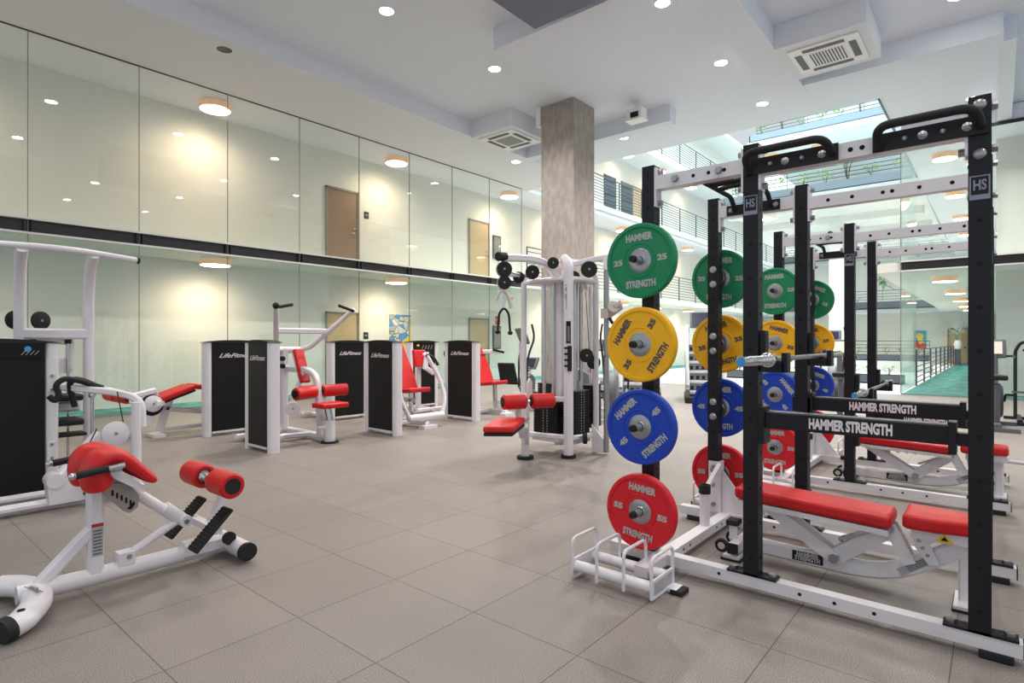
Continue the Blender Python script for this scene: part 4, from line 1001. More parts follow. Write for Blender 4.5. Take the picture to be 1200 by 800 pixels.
m = MB(); m.prism([(1.16, 5.87, .05), (1.42, 5.87, .05), (1.50, 5.87, .16), (1.50, 5.87, .26), (1.20, 5.87, .26), (1.15, 5.87, .2)], (0, .012, 0)); m.prism([(1.16, 5.99, .05), (1.42, 5.99, .05), (1.50, 5.99, .16), (1.50, 5.99, .26), (1.20, 5.99, .26), (1.15, 5.99, .2)], (0, .012, 0)); m.cyl((1.20, 5.86, .24), (1.20, 6.01, .24), .06, n=20); P(R, 'pivot_block', m, WHITE)
m = MB(); m.rtube([(1.22, 5.94, .24), (1.55, 6.1, .56)], .07, .07); P(R, 'push_arm', m, WHITE)
m = MB(); m.prism(slab((1.47, 5.80, .20), (.55, 0, .8), (0, 1, 0), .26, .12), (-.02, 0, .012)); P(R, 'foot_plate', m, RUBBER, bevel=.006)
m = MB(); m.prism(slab((1.42, 6.5, .52), (1, 0, 0), (0, 1, 0), .24, .2), (0, 0, .025)); P(R, 'step_plate', m, RUBBER)
m = MB(); m.tube([(1.53, 6.2, .90), (1.53, 6.2, .1)], .014, n=10); m.ball((1.53, 6.2, .90), .03, n=12); P(R, 'adjuster_lever', m, CHROME)

# ---------------- prone leg curl and its tower
R = thing('leg_curl_machine', 'prone leg curl machine with red bench, left of the paired black towers', 'exercise machine', (3.6, 9.2, 0))
tower(R, 3.93, 8.78, .86, .17, 'x')
m = MB(); m.rtube([(3.10, 9.35, .10), (4.3, 9.35, .10)], .06, .06); m.rtube([(3.12, 9.35, .08), (3.26, 9.35, .54)], .10, .08, up=(0, 1, 0)); m.rtube([(3.2, 9.35, .40), (4.2, 9.35, .22)], .07, .08, up=(0, 1, 0)); m.bx((3.0, 9.2, .0), (3.16, 9.5, .045)); m.rtube([(4.25, 8.86, .1), (4.25, 9.4, .1)], .06, .06); m.rtube([(4.0, 9.35, .1), (4.0, 9.35, .58)], .08, .08)
m.rtube([(2.98, 9.1, .50), (3.2, 9.25, .50)], .10, .10); P(R, 'frame', m, WHITE)
pad(R, 'thigh_pad', [(3.0, 9.12, .48), (3.54, 9.12, .665), (3.54, 9.55, .665), (3.0, 9.55, .48)], (-.02, 0, .075)); pad(R, 'chest_pad', [(3.545, 9.12, .668), (4.2, 9.12, .60), (4.2, 9.55, .60), (3.545, 9.55, .668)], (.01, 0, .075))
m = MB(); m.prism([(3.0, 9.14, .45), (3.54, 9.14, .635), (3.54, 9.53, .635), (3.0, 9.53, .45)], (0, 0, .03)); P(R, 'pad_board', m, RUBBER)
pulley(R, (2.97, 9.18, .475), (0, 1, 0), .15, RUBBER, .06); pulley(R, (2.97, 9.12, .50), (0, 1, 0), .115, WHITE, .04); pulley(R, (2.88, 9.18, .27), (0, 1, 0), .10, WHITE, .04)
m = MB(); m.rtube([(2.70, 9.2, .61), (3.02, 9.2, .68)], .08, .1, up=(0, 1, 0)); m.rtube([(3.0, 9.2, .68), (3.06, 9.2, .5)], .07, .05, up=(0, 1, 0)); m.bx((2.67, 9.1, .54), (2.70, 9.3, .71)); P(R, 'leg_arm', m, WHITE)
roller(R, (2.66, 9.12, .60), (2.62, 9.38, .61), .08); roller(R, (2.62, 9.42, .61), (2.58, 9.7, .62), .08)
m = MB(); m.tube([(2.85, 9.16, .40), (2.9, 9.16, .33)], .005, n=6); P(R, 'cable', m, RUBBER)

# ---------------- high pulldown machine with V arms
R = thing('pulldown_machine', 'white pulldown machine with high V arms and red roller pads beside a black tower', 'exercise machine', (4.0, 7.4, 0))
tower(R, 3.56, 7.14, .68, .15, 'y')
XC = 4.42
m = MB(); m.rtube([(XC-.05, 8.10, .06), (XC-.05, 8.10, 1.27)], .11, .10); m.rtube([(3.62, 7.30, .07), (4.05, 7.55, .07), (XC, 7.45, .07)], .07, .07); m.rtube([(XC, 8.1, .07), (XC, 6.95, .07)], .08, .08); m.rtube([(XC-.05, 8.1, .07), (3.62, 8.0, .07)], .07, .07)
m.rtube([(XC-.04, 8.05, .98), (XC, 7.55, .98), (XC, 7.30, .90), (XC, 7.22, .5), (XC, 7.2, .08)], .085, .085, bend=.22, up=(1, 0, 0)); m.cyl((XC-.2, 8.1, 1.255), (XC+.2, 8.1, 1.255), .05, n=18); P(R, 'frame', m, WHITE)
m = MB(); m.cyl((XC, 6.97, .02), (XC, 6.97, .31), .075, n=24); m.cyl((XC-.18, 6.97, .22), (XC-.04, 6.97, .22), .02, n=12); sp_o = P(R, 'seat_post', m, WHITE); P(sp_o, 'seat_tube', MB().tube([(XC, 6.97, .3), (XC-.02, 7.0, .49)], .05, n=18), CHROME); P(sp_o, 'base_plate', MB().cyl((XC, 6.97, 0), (XC, 6.97, .025), .12, n=24), RUBBER)
pad(R, 'seat', [(XC-.2, 6.80, .48), (XC+.2, 6.80, .48), (XC+.2, 7.10, .48), (XC-.2, 7.10, .48)], (0, 0, .07))
roller(R, (XC-.40, 7.16, .675), (XC-.06, 7.24, .685), .085); roller(R, (XC+.06, 7.24, .685), (XC+.40, 7.16, .695), .085); P(R, 'roller_axle', MB().tube([(XC-.38, 7.165, .675), (XC, 7.25, .685), (XC+.38, 7.165, .695)], .02, n=12), CHROME)
pad(R, 'chest_pad', [(XC-.075, 7.55, .80), (XC+.075, 7.55, .80), (XC+.075, 7.76, 1.28), (XC-.075, 7.76, 1.28)], (0, .07, -.02)); P(R, 'chest_pad_bracket', MB().prism([(XC-.06, 7.64, .84), (XC+.06, 7.64, .84), (XC+.06, 7.83, 1.24), (XC-.06, 7.83, 1.24)], (0, .04, -.01)), WHITE)
m = MB(); m.tube([(XC-.20, 8.08, 1.25), (XC-.30, 7.85, 1.30), (XC-.62, 7.25, 1.84)], .036, bend=.1, n=14); m.tube([(XC+.20, 8.08, 1.25), (XC+.24, 7.85, 1.30), (XC+.62, 7.3, 1.86)], .036, bend=.1, n=14); m.rtube([(XC-.42, 7.63, 1.53), (XC+.36, 7.65, 1.53)], .07, .08); am = P(R, 'lever_arms', m, WHITE)
for s in (-1, 1):
    a = V((XC+s*.60, 7.28, 1.83)); P(am, 'grip', MB().tube([a, a+V((-s*.24, .02, .05 if s < 0 else .07))], .021, n=12), RUBBER)
P(am, 'end_cap', MB().ball((XC-.625, 7.24, 1.85), .045, n=12), RUBBER)
pulley(R, (XC-.12, 7.72, .42), (-.5, -1, 0), .10, WHITE, .04); m = MB(); m.bar((XC-.12, 7.75, .5), (XC-.02, 7.6, .95), .05, .05); P(R, 'link', m, WHITE)
m = MB(); [m.cyl((XC-.13, 8.03, z), (XC-.13, 7.97, z), .035, n=12) for z in (1.13, 1.02)]; P(R, 'adjuster_knob', m, RUBBER)

# ---------------- a seated machine hidden behind the tall tower at second row
R = thing('weight_machine', 'black tower with white ends, second row, left of the chest press tower', 'exercise machine', (6.0, 9.2, 0))
tower(R, 5.98, 8.86, .78, .17, 'x')
m = MB(); m.rtube([(5.7, 8.95, .07), (5.7, 9.7, .07)], .07, .07); m.rtube([(6.3, 9.6, .07), (5.5, 9.6, .07)], .07, .07); m.rtube([(6.28, 9.6, .07), (6.28, 9.6, .9)], .08, .08); m.cyl((6.40, 8.86, .92), (6.46, 8.86, .92), .05, n=16); P(R, 'frame', m, WHITE)
pad(R, 'seat', [(5.6, 9.4, .5), (6.0, 9.4, .5), (6.0, 9.8, .5), (5.6, 9.8, .5)], (0, 0, .07))

# ---------------- chest press
R = thing('chest_press_machine', 'chest press machine with tall red back pad behind a black tower, left of center', 'exercise machine', (5.8, 7.2, 0))
tower(R, 5.38, 7.05, .76, .15, 'y')
XC = 6.17
m = MB(); m.rtube([(XC, 6.95, .07), (XC, 8.2, .07)], .08, .08); m.rtube([(5.45, 7.3, .07), (XC, 7.35, .07)], .07, .07); m.rtube([(XC+.02, 8.05, .07), (XC+.02, 7.75, 1.2)], .08, .08, up=(1, 0, 0)); m.rtube([(XC, 7.75, .42), (XC, 7.2, .42)], .07, .07); m.bx((XC-.14, 6.86, 0), (XC+.14, 7.0, .05)); P(R, 'frame', m, WHITE)
m = MB(); m.rtube([(XC, 7.35, .08), (XC, 7.35, .54)], .07, .07); P(R, 'seat_post', m, CHROME)
pad(R, 'back_pad', [(XC-.24, 7.45, .60), (XC+.24, 7.45, .60), (XC+.24, 7.56, .86), (XC+.14, 7.76, 1.40), (XC-.14, 7.76, 1.40), (XC-.24, 7.56, .86)], (0, .07, -.03))
pad(R, 'seat', [(XC-.23, 7.12, .56), (XC+.23, 7.12, .56), (XC+.21, 7.5, .53), (XC-.21, 7.5, .53)], (0, 0, .075))
m = MB(); m.cyl((XC-.36, 6.98, .18), (XC+.36, 6.98, .18), .055, n=18)
for s in (-1, 1): m.tube([(XC+s*.34, 6.98, .19), (XC+s*.46, 7.02, .42), (XC+s*.46, 7.15, .75), (XC+s*.30, 7.30, 1.14)], .035, bend=.2, n=14)
am = P(R, 'press_arms', m, WHITE)
for s in (-1, 1): P(am, 'grip', MB().tube([(XC+s*.27, 7.30, 1.15), (XC+s*.42, 7.28, 1.13), (XC+s*.46, 7.2, .98)], .026, bend=.08, n=12), RUBBER)
P(am, 'lever_ball', MB().ball((XC+.24, 7.30, 1.16), .03, n=12), PLASTW)

# ---------------- second row machine with the instruction placard
R = thing('row_machine', 'black tower with instruction placard and small red pad, behind the chest press', 'exercise machine', (8.0, 9.2, 0))
T = tower(R, 8.05, 9.25, .78, .2, 'x', logo=False)
a = MB(); a.bx((7.78, 9.155, 1.14), (8.32, 9.16, 1.36)); pn = P(T, 'placard', a, HOLE); a = MB()
for k in range(4): a.bar((7.98+.08*k, 9.152, 1.22), (8.02+.08*k, 9.152, 1.30), .01, .003)
a.bx((7.82, 9.152, 1.08), (7.98, 9.1555, 1.1)); P(pn, 'print', a, STICKER); a = MB(); a.bx((7.84, 9.151, 1.28), (7.90, 9.154, 1.32)); P(pn, 'sticker', a, WARN)
m = MB(); m.rtube([(7.55, 9.1, .07), (7.55, 8.3, .07)], .07, .07); m.rtube([(7.2, 8.4, .07), (8.3, 8.4, .07)], .07, .07); m.rtube([(7.35, 8.55, .07), (7.35, 8.55, 1.0)], .1, .1); m.rtube([(7.35, 8.5, .95), (7.62, 8.4, .76)], .09, .09); P(R, 'frame', m, WHITE)
pad(R, 'chest_pad', [(7.14, 8.36, .90), (7.42, 8.36, .90), (7.44, 8.42, 1.22), (7.16, 8.42, 1.22)], (-.02, .08, 0)); P(R, 'pad_bracket', MB().prism([(7.30, 8.34, .86), (7.42, 8.34, .86), (7.46, 8.36, 1.18), (7.36, 8.36, 1.18)], (0, .02, 0)), WHITE)
pulley(R, (8.62, 9.0, 1.12), (.4, 1, 0), .13, RUBBER, .06)

# ---------------- shoulder press
R = thing('shoulder_press_machine', 'seated press machine with red back pad and seat beside the rightmost black tower', 'exercise machine', (7.7, 7.3, 0))
tower(R, 7.24, 7.24, .78, .16, 'y')
XC = 8.17
m = MB(); m.rtube([(XC, 7.0, .07), (XC, 8.3, .07)], .08, .08); m.rtube([(7.33, 7.4, .07), (XC, 7.45, .07)], .07, .07); m.rtube([(XC, 8.1, .07), (XC, 7.9, 1.25)], .08, .08, up=(1, 0, 0)); m.bx((XC-.13, 6.92, 0), (XC+.13, 7.06, .05)); m.rtube([(XC+.02, 7.06, .05), (XC+.02, 7.12, .32)], .1, .08); m.rtube([(XC-.3, 7.95, 1.18), (XC+.62, 7.7, 1.18)], .055, .075); P(R, 'frame', m, WHITE)
pad(R, 'back_pad', [(XC-.23, 7.5, .58), (XC+.23, 7.5, .58), (XC+.22, 7.62, .9), (XC+.13, 7.80, 1.33), (XC-.13, 7.80, 1.33), (XC-.22, 7.62, .9)], (0, .07, -.03)); P(R, 'strap', MB().prism([(XC-.185, 7.70, 1.10), (XC+.185, 7.70, 1.10), (XC+.185, 7.71, 1.13), (XC-.185, 7.71, 1.13)], (0, .12, 0)), RUBBER)
pad(R, 'seat', [(XC-.22, 7.15, .57), (XC+.22, 7.15, .57), (XC+.2, 7.56, .53), (XC-.2, 7.56, .53)], (0, 0, .075)); P(R, 'seat_post', MB().tube([(XC, 7.3, .56), (XC+.02, 7.3, .08)], .045, n=14), CHROME)
P(R, 'grip', MB().tube([(XC+.42, 7.72, 1.22), (XC+.60, 7.58, 1.16)], .024, n=12), RUBBER)

# ---------------- four stack cable machine in the middle
R = thing('cable_machine', 'tall white four stack cable machine in front of the concrete column', 'exercise machine', (6.0, 4.1, 0))
F_, L_, RR = V((5.67, 3.89, 0)), V((5.73, 4.62, 0)), V((6.17, 3.82, 0)); U = lambda p, z: V((p.x, p.y, z))
m = MB(); m.rtube([U(F_, .02), U(F_, 2.30), U(F_+V((.10, .12, 0)), 2.40), U(F_+V((.3, .3, 0)), 2.36)], .112, .112, bend=.12, up=(1, -1, 0), c=.35); fp = P(R, 'main_post', m, WHITE)
P(fp, 'foot', MB().cyl(U(F_, 0), U(F_, .035), .09, n=24), RUBBER)
a = MB(); n_ = V((-.82, -.57, 0)); t_ = V((.57, -.82, 0))
q = lambda z, s, o=.05: F_ + n_*o + t_*s + V((0, 0, z))
a.prism([q(1.36, -.028), q(1.36, .028), q(1.62, .028), q(1.62, -.028)], n_*.012); rl = P(fp, 'instruction_plate', a, SHROUD); a = MB(); a.prism([q(1.38, -.014, .063), q(1.38, .014, .063), q(1.56, .014, .063), q(1.56, -.014, .063)], n_*.001); P(rl, 'picture', a, PANEL)
a = MB(); a.prism([q(1.03, -.012), q(1.03, .04), q(1.33, .04), q(1.33, -.012)], n_*.02)
for k in range(4): a.prism([q(1.08+.07*k, -.05), q(1.08+.07*k, .0), q(1.105+.07*k, .0), q(1.105+.07*k, -.05)], n_*.03)
P(fp, 'hook_rack', a, RUBBER)
a = MB(); a.text('Life Fitness', .05, q(1.92, -.02), (0, 0, -1), t_*-1, shear=.4, width=.3); P(fp, 'logo', a, GREYPLAS)
m = MB(); m.tube([U(L_, .9), U(L_, 2.20), U(L_+V((.1, -.15, 0)), 2.34), (5.85, 4.35, 2.36)], .036, bend=.14, n=16); m.tube([U(L_, .9), U(L_, .1)], .036, n=16); P(R, 'side_post', m, WHITE)
m = MB(); m.tube([U(RR, .05), U(RR, 2.20), U(RR+V((-.04, .12, 0)), 2.36), (6.0, 4.1, 2.38)], .036, bend=.12, n=16); P(R, 'side_post', m, WHITE)
m = MB(); m.tube([(6.6, 4.5, .05), (6.6, 4.5, 2.3)], .04, n=14); m.rtube([(6.1, 4.2, .1), (6.1, 4.2, 2.3)], .12, .12); P(R, 'rear_post', m, WHITE)
for nm, a_, b_ in (('top_ring', F_, L_), ('top_ring', F_, RR)):
    mid = (a_+b_)/2 + V((-.03, -.03, 0)); m = MB(); m.rtube([U(a_, 2.13), U(mid, 2.14), U(b_, 2.12)], .05, .045, bend=.2); P(R, nm, m, WHITE)
m = MB(); m.rtube([U(F_, .24), U((F_+L_)/2+V((-.12, 0, 0)), .24), U(L_, .22)], .055, .06, bend=.2); m.rtube([U(F_, .23), U((F_+RR)/2, .22), U(RR, .23)], .055, .06); m.rtube([U(F_, .69), U((F_+L_)/2+V((-.08, 0, 0)), .69), U(L_+V((-.2, 0, 0)), .72), U(V((5.35, 4.35, 0)), .74)], .055, .06, bend=.15); P(R, 'lower_ring', m, WHITE)
def stack(cx, cy, d, w, t, z0, z1, nm='weight_stack'):
    d = V((*d, 0)).normalized(); u = V((-d.y, d.x, 0)); c = V((cx, cy, 0)); m = MB(); n = max(6, int((z1-z0)/.032)); h = (z1-z0)/n
    for k in range(n): m.prism([c+d*a*w/2+u*b*t/2+V((0, 0, z0+k*h)) for a, b in ((-1, -1), (1, -1), (1, 1), (-1, 1))], (0, 0, h*.86))
    o = P(R, nm, m, SHROUD)
    l = MB(); 
    for s in (-1, 1):
        for k in range(n):
            for a in (-.03, .03): e = c+d*(a)+u*s*(t/2+.0005)+V((0, 0, z0+(k+.3)*h)); l.prism([e-d*.008, e+d*.008, e+d*.008+V((0, 0, h*.4)), e-d*.008+V((0, 0, h*.4))], u*s*.001)
    P(o, 'number_strip', l, STICKER)
    g = MB()
    for s in (-1, 1): g.tube([c+d*s*.07+V((0, 0, .28)), c+d*s*.07+V((0, 0, 2.13))], .019, n=12)
    P(R, 'guide_rod', g, CHROME)
    return o
stack(5.80, 4.28, (0, 1), .36, .14, .22, .64); stack(5.97, 3.95, (1, 0), .32, .13, .20, .78); stack(6.45, 4.05, (1, .2), .3, .14, .27, .82); stack(6.3, 4.65, (.3, 1), .3, .14, .27, .82)
m = MB(); m.bx((5.72, 4.06, .15), (5.88, 4.48, .21)); m.bx((5.80, 3.88, .14), (6.14, 4.03, .19)); P(R, 'stack_base', m, WHITE)
m = MB(); m.rtube([(5.86, 4.16, .1), (5.86, 4.16, 2.2)], .10, .08); m.rtube([(6.02, 4.03, .9), (6.02, 4.03, 2.2)], .07, .05); P(R, 'inner_post', m, WHITE)
P(R, 'top_plate', MB().prism([U(F_, 2.10), U(RR, 2.10), (6.5, 4.5, 2.10), U(L_, 2.10)], (0, 0, .025)), WHITE)
# chrome column with a sliding pulley carriage at the right
CX, CY = 6.12, 3.64
m = MB(); m.cyl((CX, CY, .03), (CX, CY, 2.28), .033, n=18); ch = P(R, 'chrome_column', m, STEEL); P(ch, 'adjuster_hole', MB().cyl((CX-.033, CY-.01, 1.2), (CX-.0345, CY-.01, 1.2), .008, n=10), HOLE)
m = MB(); m.bx((CX-.05, CY-.05, 1.66), (CX+.05, CY+.05, 1.78)); m.prism([(CX-.03, CY-.05, 1.78), (CX+.03, CY-.05, 1.72), (CX+.05, CY-.20, 1.82), (CX-.01, CY-.20, 1.88)], (0, 0, -.05)); P(R, 'pulley_carriage', m, CREAM)
pulley(R, (CX-.01, CY-.10, 1.80), (-.7, -.7, .1), .075, CREAM, .05); P(R, 'carriage_knob', MB().cyl((CX-.03, CY-.06, 1.66), (CX-.06, CY-.12, 1.6), .02, n=12), RUBBER)
m = MB(); m.prism([(CX-.05, CY+.18, .02), (CX-.0, CY+.02, .02), (CX-.0, CY+.02, .16), (CX-.05, CY+.18, .36)], (.03, .01, 0)); P(R, 'base_gusset', m, WHITE)
m = MB(); m.rtube([(6.0, 4.05, 2.34), (6.12, 3.8, 2.40), (CX+.03, CY-.04, 2.41)], .06, .07, bend=.15); m.rtube([(CX, CY, 2.40), (CX-.02, CY, 2.25)], .06, .05); P(R, 'top_arm', m, WHITE)
# pulldown arm over the seat at the left
AE = V((4.88, 4.22, 0))
m = MB(); m.rtube([(5.85, 4.2, 2.18), (5.70, 4.22, 2.33), (5.45, 4.24, 2.37), U(AE, 2.32)], .075, .085, bend=.16); m.rtube([(5.75, 4.42, 2.20), (5.35, 4.4, 2.18), (5.05, 4.32, 2.15)], .05, .05, bend=.1); ar = P(R, 'pulldown_arm', m, WHITE)
P(ar, 'arm_cap', MB().tube([U(AE, 2.32)+V((.02, 0, .01)), U(AE, 2.32)+V((-.10, 0, -.0))], .05, n=16), RUBBER)
for z, r_ in ((2.19, .085), (2.04, .075)):
    o = pulley(R, (AE.x-.0, AE.y-.01, z), (-.75, -.65, 0), r_, RUBBER, .05); P(o, 'pulley_cheek', MB().cyl(V((AE.x, AE.y, z))+V((.75, .65, 0))*.03, V((AE.x, AE.y, z))+V((.75, .65, 0))*.04, r_*1.08, n=24), CREAM)
m = MB(); m.bar(U(AE, 2.32), U(AE, 2.04), .05, .03); P(R, 'pulley_bracket', m, CREAM)
for c_, r_ in (((5.50, 4.30, 2.22), .085), ((5.36, 4.40, 2.15), .07), ((5.98, 3.80, 2.26), .10), ((5.88, 3.95, 2.17), .07), ((5.65, 4.1, 2.33), .07)): pulley(R, c_, (-.75, -.65, 0), r_, RUBBER, .05)
m = MB(); m.tube([(5.97, 3.93, 2.15), (5.97, 3.93, .9)], .006, n=6); m.tube([(6.05, 3.90, 2.1), (6.11, 3.86, 1.0)], .005, n=6); m.tube([(AE.x, AE.y, 2.02), (AE.x, AE.y, 1.97)], .005, n=6); m.tube([(AE.x+.05, AE.y, 2.17), (5.5, 4.3, 2.14)], .005, n=6); P(R, 'cable', m, RUBBER)
pulley(R, (5.98, 3.84, 1.21), (-.6, -.8, 0), .085, RUBBER, .05); pulley(R, (6.15, 3.84, 1.12), (-.6, -.8, 0), .085, RUBBER, .05); pulley(R, (5.86, 3.78, .22), (-.6, .8, 0), .07, RUBBER, .05)
P(R, 'cable_block', MB().prism([(5.94, 3.86, 2.0), (6.06, 3.86, 2.0), (6.06, 3.90, 2.12), (5.94, 3.90, 2.12)], (0, .03, 0)), CREAM)
# seat station at the left
m = MB(); m.rtube([(5.30, 4.25, .03), (5.30, 4.25, .42), (5.36, 4.30, .74)], .085, .085, bend=.15, up=(1, 0, 0)); m.rtube([(5.24, 4.18, .20), (5.02, 4.02, .44)], .05, .06); m.rtube([(5.28, 4.22, .48), (4.95, 4.05, .48)], .05, .05); m.prism([(5.24, 4.19, .72), (5.36, 4.22, .72), (5.36, 4.22, .90), (5.31, 4.21, .95), (5.25, 4.19, .90)], (.01, -.02, 0)); m.tube([(5.08, 4.16, .70), (5.06, 4.17, .50), (5.18, 4.2, .28)], .035, bend=.2, n=12); P(R, 'seat_frame', m, WHITE)
P(R, 'foot', MB().cyl((5.30, 4.25, 0), (5.30, 4.25, .035), .1, n=22), RUBBER)
dv = V((.60, -.80, 0)); c0 = V((4.98, 4.12, .80))
pad(R, 'seat', [V((4.42, 4.12, .42)), V((4.62, 3.86, .42)), V((5.02, 4.02, .47)), V((4.84, 4.28, .47))], (0, 0, .07), m=RED)
P(R, 'seat_board', MB().prism([V((4.44, 4.12, .385)), V((4.62, 3.88, .385)), V((5.0, 4.02, .435)), V((4.83, 4.26, .435))], (0, 0, .033)), RUBBER)
roller(R, V((4.86, 4.22, .70)), V((4.86, 4.22, .70))+V((.24, -.13, 0)), .085); roller(R, V((5.16, 4.05, .70)), V((5.16, 4.05, .70))+V((.24, -.13, 0)), .085)
P(R, 'roller_axle', MB().cyl((4.90, 4.198, .70), (5.34, 3.95, .70), .02, n=12), CHROME)
# rope handles hanging from the pulldown arm
R2 = thing('triceps_rope', 'black triceps rope hanging from the left arm of the cable machine', 'rope handle', (AE.x, AE.y, 1.955))
rp = V((.66, -.75, 0))
q_ = lambda u, z: rp*u + V((0, 0, z))
m = MB(); m.tube([q_(-.07, -.46), q_(-.055, -.26), q_(0, -.19), q_(.055, -.26), q_(.07, -.47)], .0135, bend=.07, n=10); rr_ = m.build('rope', RUBBER, R2)
for e in (q_(-.07, -.47), q_(.07, -.48)): MB().ball(e, .03, n=12, sq=(1, 1, .8)).build('rope_stop', RUBBER, rr_)
MB().tube([(0, 0, -.02), (0, 0, -.21)], .010, n=8).build('hook', CHROME, R2)
m = MB(); m.tube([q_(-.09, -.12), q_(-.05, -.02), q_(0, -.0), q_(.05, -.06), q_(.08, -.20)], .02, bend=.06, n=10); m.build('strap_handle', CREAM, R2)

# ================================================================== CARDIO MACHINES AT THE BACK
def elliptical(x, y, rz, label):
    R = thing('elliptical_trainer', label, 'elliptical trainer', (x, y, 0), rz)
    m = MB(); m.rtube([(-.9, 0, .07), (.8, 0, .07)], .12, .08); m.bx((-.95, -.3, 0), (-.85, .3, .06)); m.bx((.72, -.32, 0), (.82, .32, .06)); m.rtube([(.55, 0, .1), (.62, 0, 1.35)], .1, .1); m.build('frame', LTPLAS, R)
    m = MB(); m.lathe([(0, -.1), (.34, -.1), (.38, -.06), (.38, .06), (.34, .1), (0, .1)], (-.55, 0, .46), (0, 1, 0), n=28); m.build('flywheel_cover', GREYPLAS, R)
    for s in (-1, 1):
        a = MB(); a.tube([(-.5, s*.16, .45), (.1, s*.18, .28), (.6, s*.2, .45)], .03, bend=.2); po = a.build('pedal_arm', GREYPLAS, R)
        MB().prism([(-.2, s*.18-.08, .34), (.18, s*.18-.08, .30), (.18, s*.18+.08, .30), (-.2, s*.18+.08, .34)], (0, 0, .04)).build('pedal', RUBBER, po, bevel=.01)
        a = MB(); a.tube([(.6, s*.22, .45), (.58, s*.26, 1.1), (.45, s*.30, 1.45), (.50, s*.26, 1.72)], .02, bend=.15, n=10); a.build('moving_handle', RUBBER, R)
    c = MB(); c.prism([(.50, -.2, 1.34), (.64, -.2, 1.66), (.64, .2, 1.66), (.50, .2, 1.34)], (.07, 0, -.02)); co = c.build('console', GREYPLAS, R, bevel=.02); c = MB(); c.prism([(.525, -.14, 1.42), (.615, -.14, 1.62), (.615, .14, 1.62), (.525, .14, 1.42)], (-.012, 0, .0)); c.build('screen', SCREEN, co)
    return R
def bike(x, y, rz, label):
    R = thing('exercise_bike', label, 'exercise bike', (x, y, 0), rz)
    m = MB(); m.bx((-.5, -.26, 0), (-.42, .26, .06)); m.bx((.5, -.28, 0), (.58, .28, .06)); m.rtube([(-.45, 0, .08), (.55, 0, .08)], .09, .07); m.rtube([(-.12, 0, .1), (-.22, 0, .72)], .08, .08); m.rtube([(.35, 0, .1), (.45, 0, 1.2)], .09, .09); m.build('frame', GREYPLAS, R)
    m = MB(); m.lathe([(0, -.09), (.24, -.09), (.28, -.05), (.28, .05), (.24, .09), (0, .09)], (.22, 0, .42), (0, 1, 0), n=28); m.build('flywheel_cover', DKSTEEL, R)
    m = MB(); m.prism([(-.38, -.13, .78), (-.1, -.06, .78), (.02, -.03, .78), (.02, .03, .78), (-.1, .06, .78), (-.38, .13, .78)], (0, 0, .08)); m.build('saddle', RUBBER, R, bevel=.025, seg=3)
    for s in (-1, 1):
        a = MB(); a.bar((.22, s*.11, .42), (.22+s*.12, s*.12, .42-s*.12), .03, .02); a.bx((.22+s*.12-.05, s*.13-.0, .40-s*.12), (.22+s*.12+.05, s*.13+s*.09, .43-s*.12)) if s > 0 else a.bx((.10-.05, -.22, .52), (.10+.05, -.13, .55)); a.build('pedal_crank', RUBBER, R)
    a = MB(); a.tube([(.2, -.24, 1.10), (.42, -.24, 1.15), (.44, 0, 1.12), (.42, .24, 1.15), (.2, .24, 1.10)], .018, bend=.06, n=10); a.build('handlebar', RUBBER, R)
    c = MB(); c.prism([(.40, -.15, 1.12), (.52, -.15, 1.42), (.52, .15, 1.42), (.40, .15, 1.12)], (.07, 0, -.02)); co = c.build('console', GREYPLAS, R, bevel=.02)
    c = MB(); c.prism([(.405, -.10, 1.18), (.49, -.10, 1.38), (.49, .10, 1.38), (.405, .10, 1.18)], (-.012, 0, 0)); c.build('screen', SCREENW, co)
    return R
def stair_climber(x, y, rz, label):
    R = thing('stair_climber', label, 'stair climber', (x, y, 0), rz)
    m = MB()
    for s in (-1, 1): m.prism([(-.75, s*.36, .02), (.75, s*.36, .02), (.75, s*.36, 1.15), (.45, s*.36, 1.15), (-.55, s*.36, .42), (-.75, s*.36, .30)], (0, s*.08, 0))
    m.build('side_shroud', GREYPLAS, R)
    for k in range(5):
        st = MB(); st.bx((-.62+.24*k, -.35, .20+.22*k), (-.34+.24*k, .35, .25+.22*k)); so = st.build('step', LTPLAS, R)
        rz_ = MB(); rz_.bx((-.40+.24*k, -.35, .25+.22*k), (-.37+.24*k, .35, .42+.22*k)); ro = rz_.build('riser', GREYPLAS, so)
        h = MB(); [h.bx((-.405+.24*k, -.26+.13*j, .28+.22*k), (-.398+.24*k, -.19+.13*j, .36+.22*k)) for j in range(5)]; h.build('vent_hole', HOLE, ro)
    b = MB(); b.bx((-.85, -.46, 0), (.8, .46, .14)); b.build('base', RUBBER, R, bevel=.02)
    for s in (-1, 1):
        t = MB(); t.tube([(-.65, s*.40, .4), (-.62, s*.41, 1.2), (.3, s*.41, 1.75), (.62, s*.36, 1.75), (.68, s*.36, 1.1)], .035, bend=.2, n=12); t.build('handrail', PLASTW, R)
    c = MB(); c.prism([(.50, -.32, 1.72), (.66, -.32, 2.12), (.66, .32, 2.12), (.50, .32, 1.72)], (.08, 0, -.02)); co = c.build('console', GREYPLAS, R, bevel=.02); c = MB(); c.prism([(.512, -.28, 1.77), (.645, -.28, 2.09), (.645, .28, 2.09), (.512, .28, 1.77)], (-.014, 0, 0)); c.build('screen', SCREEN, co)
    return R
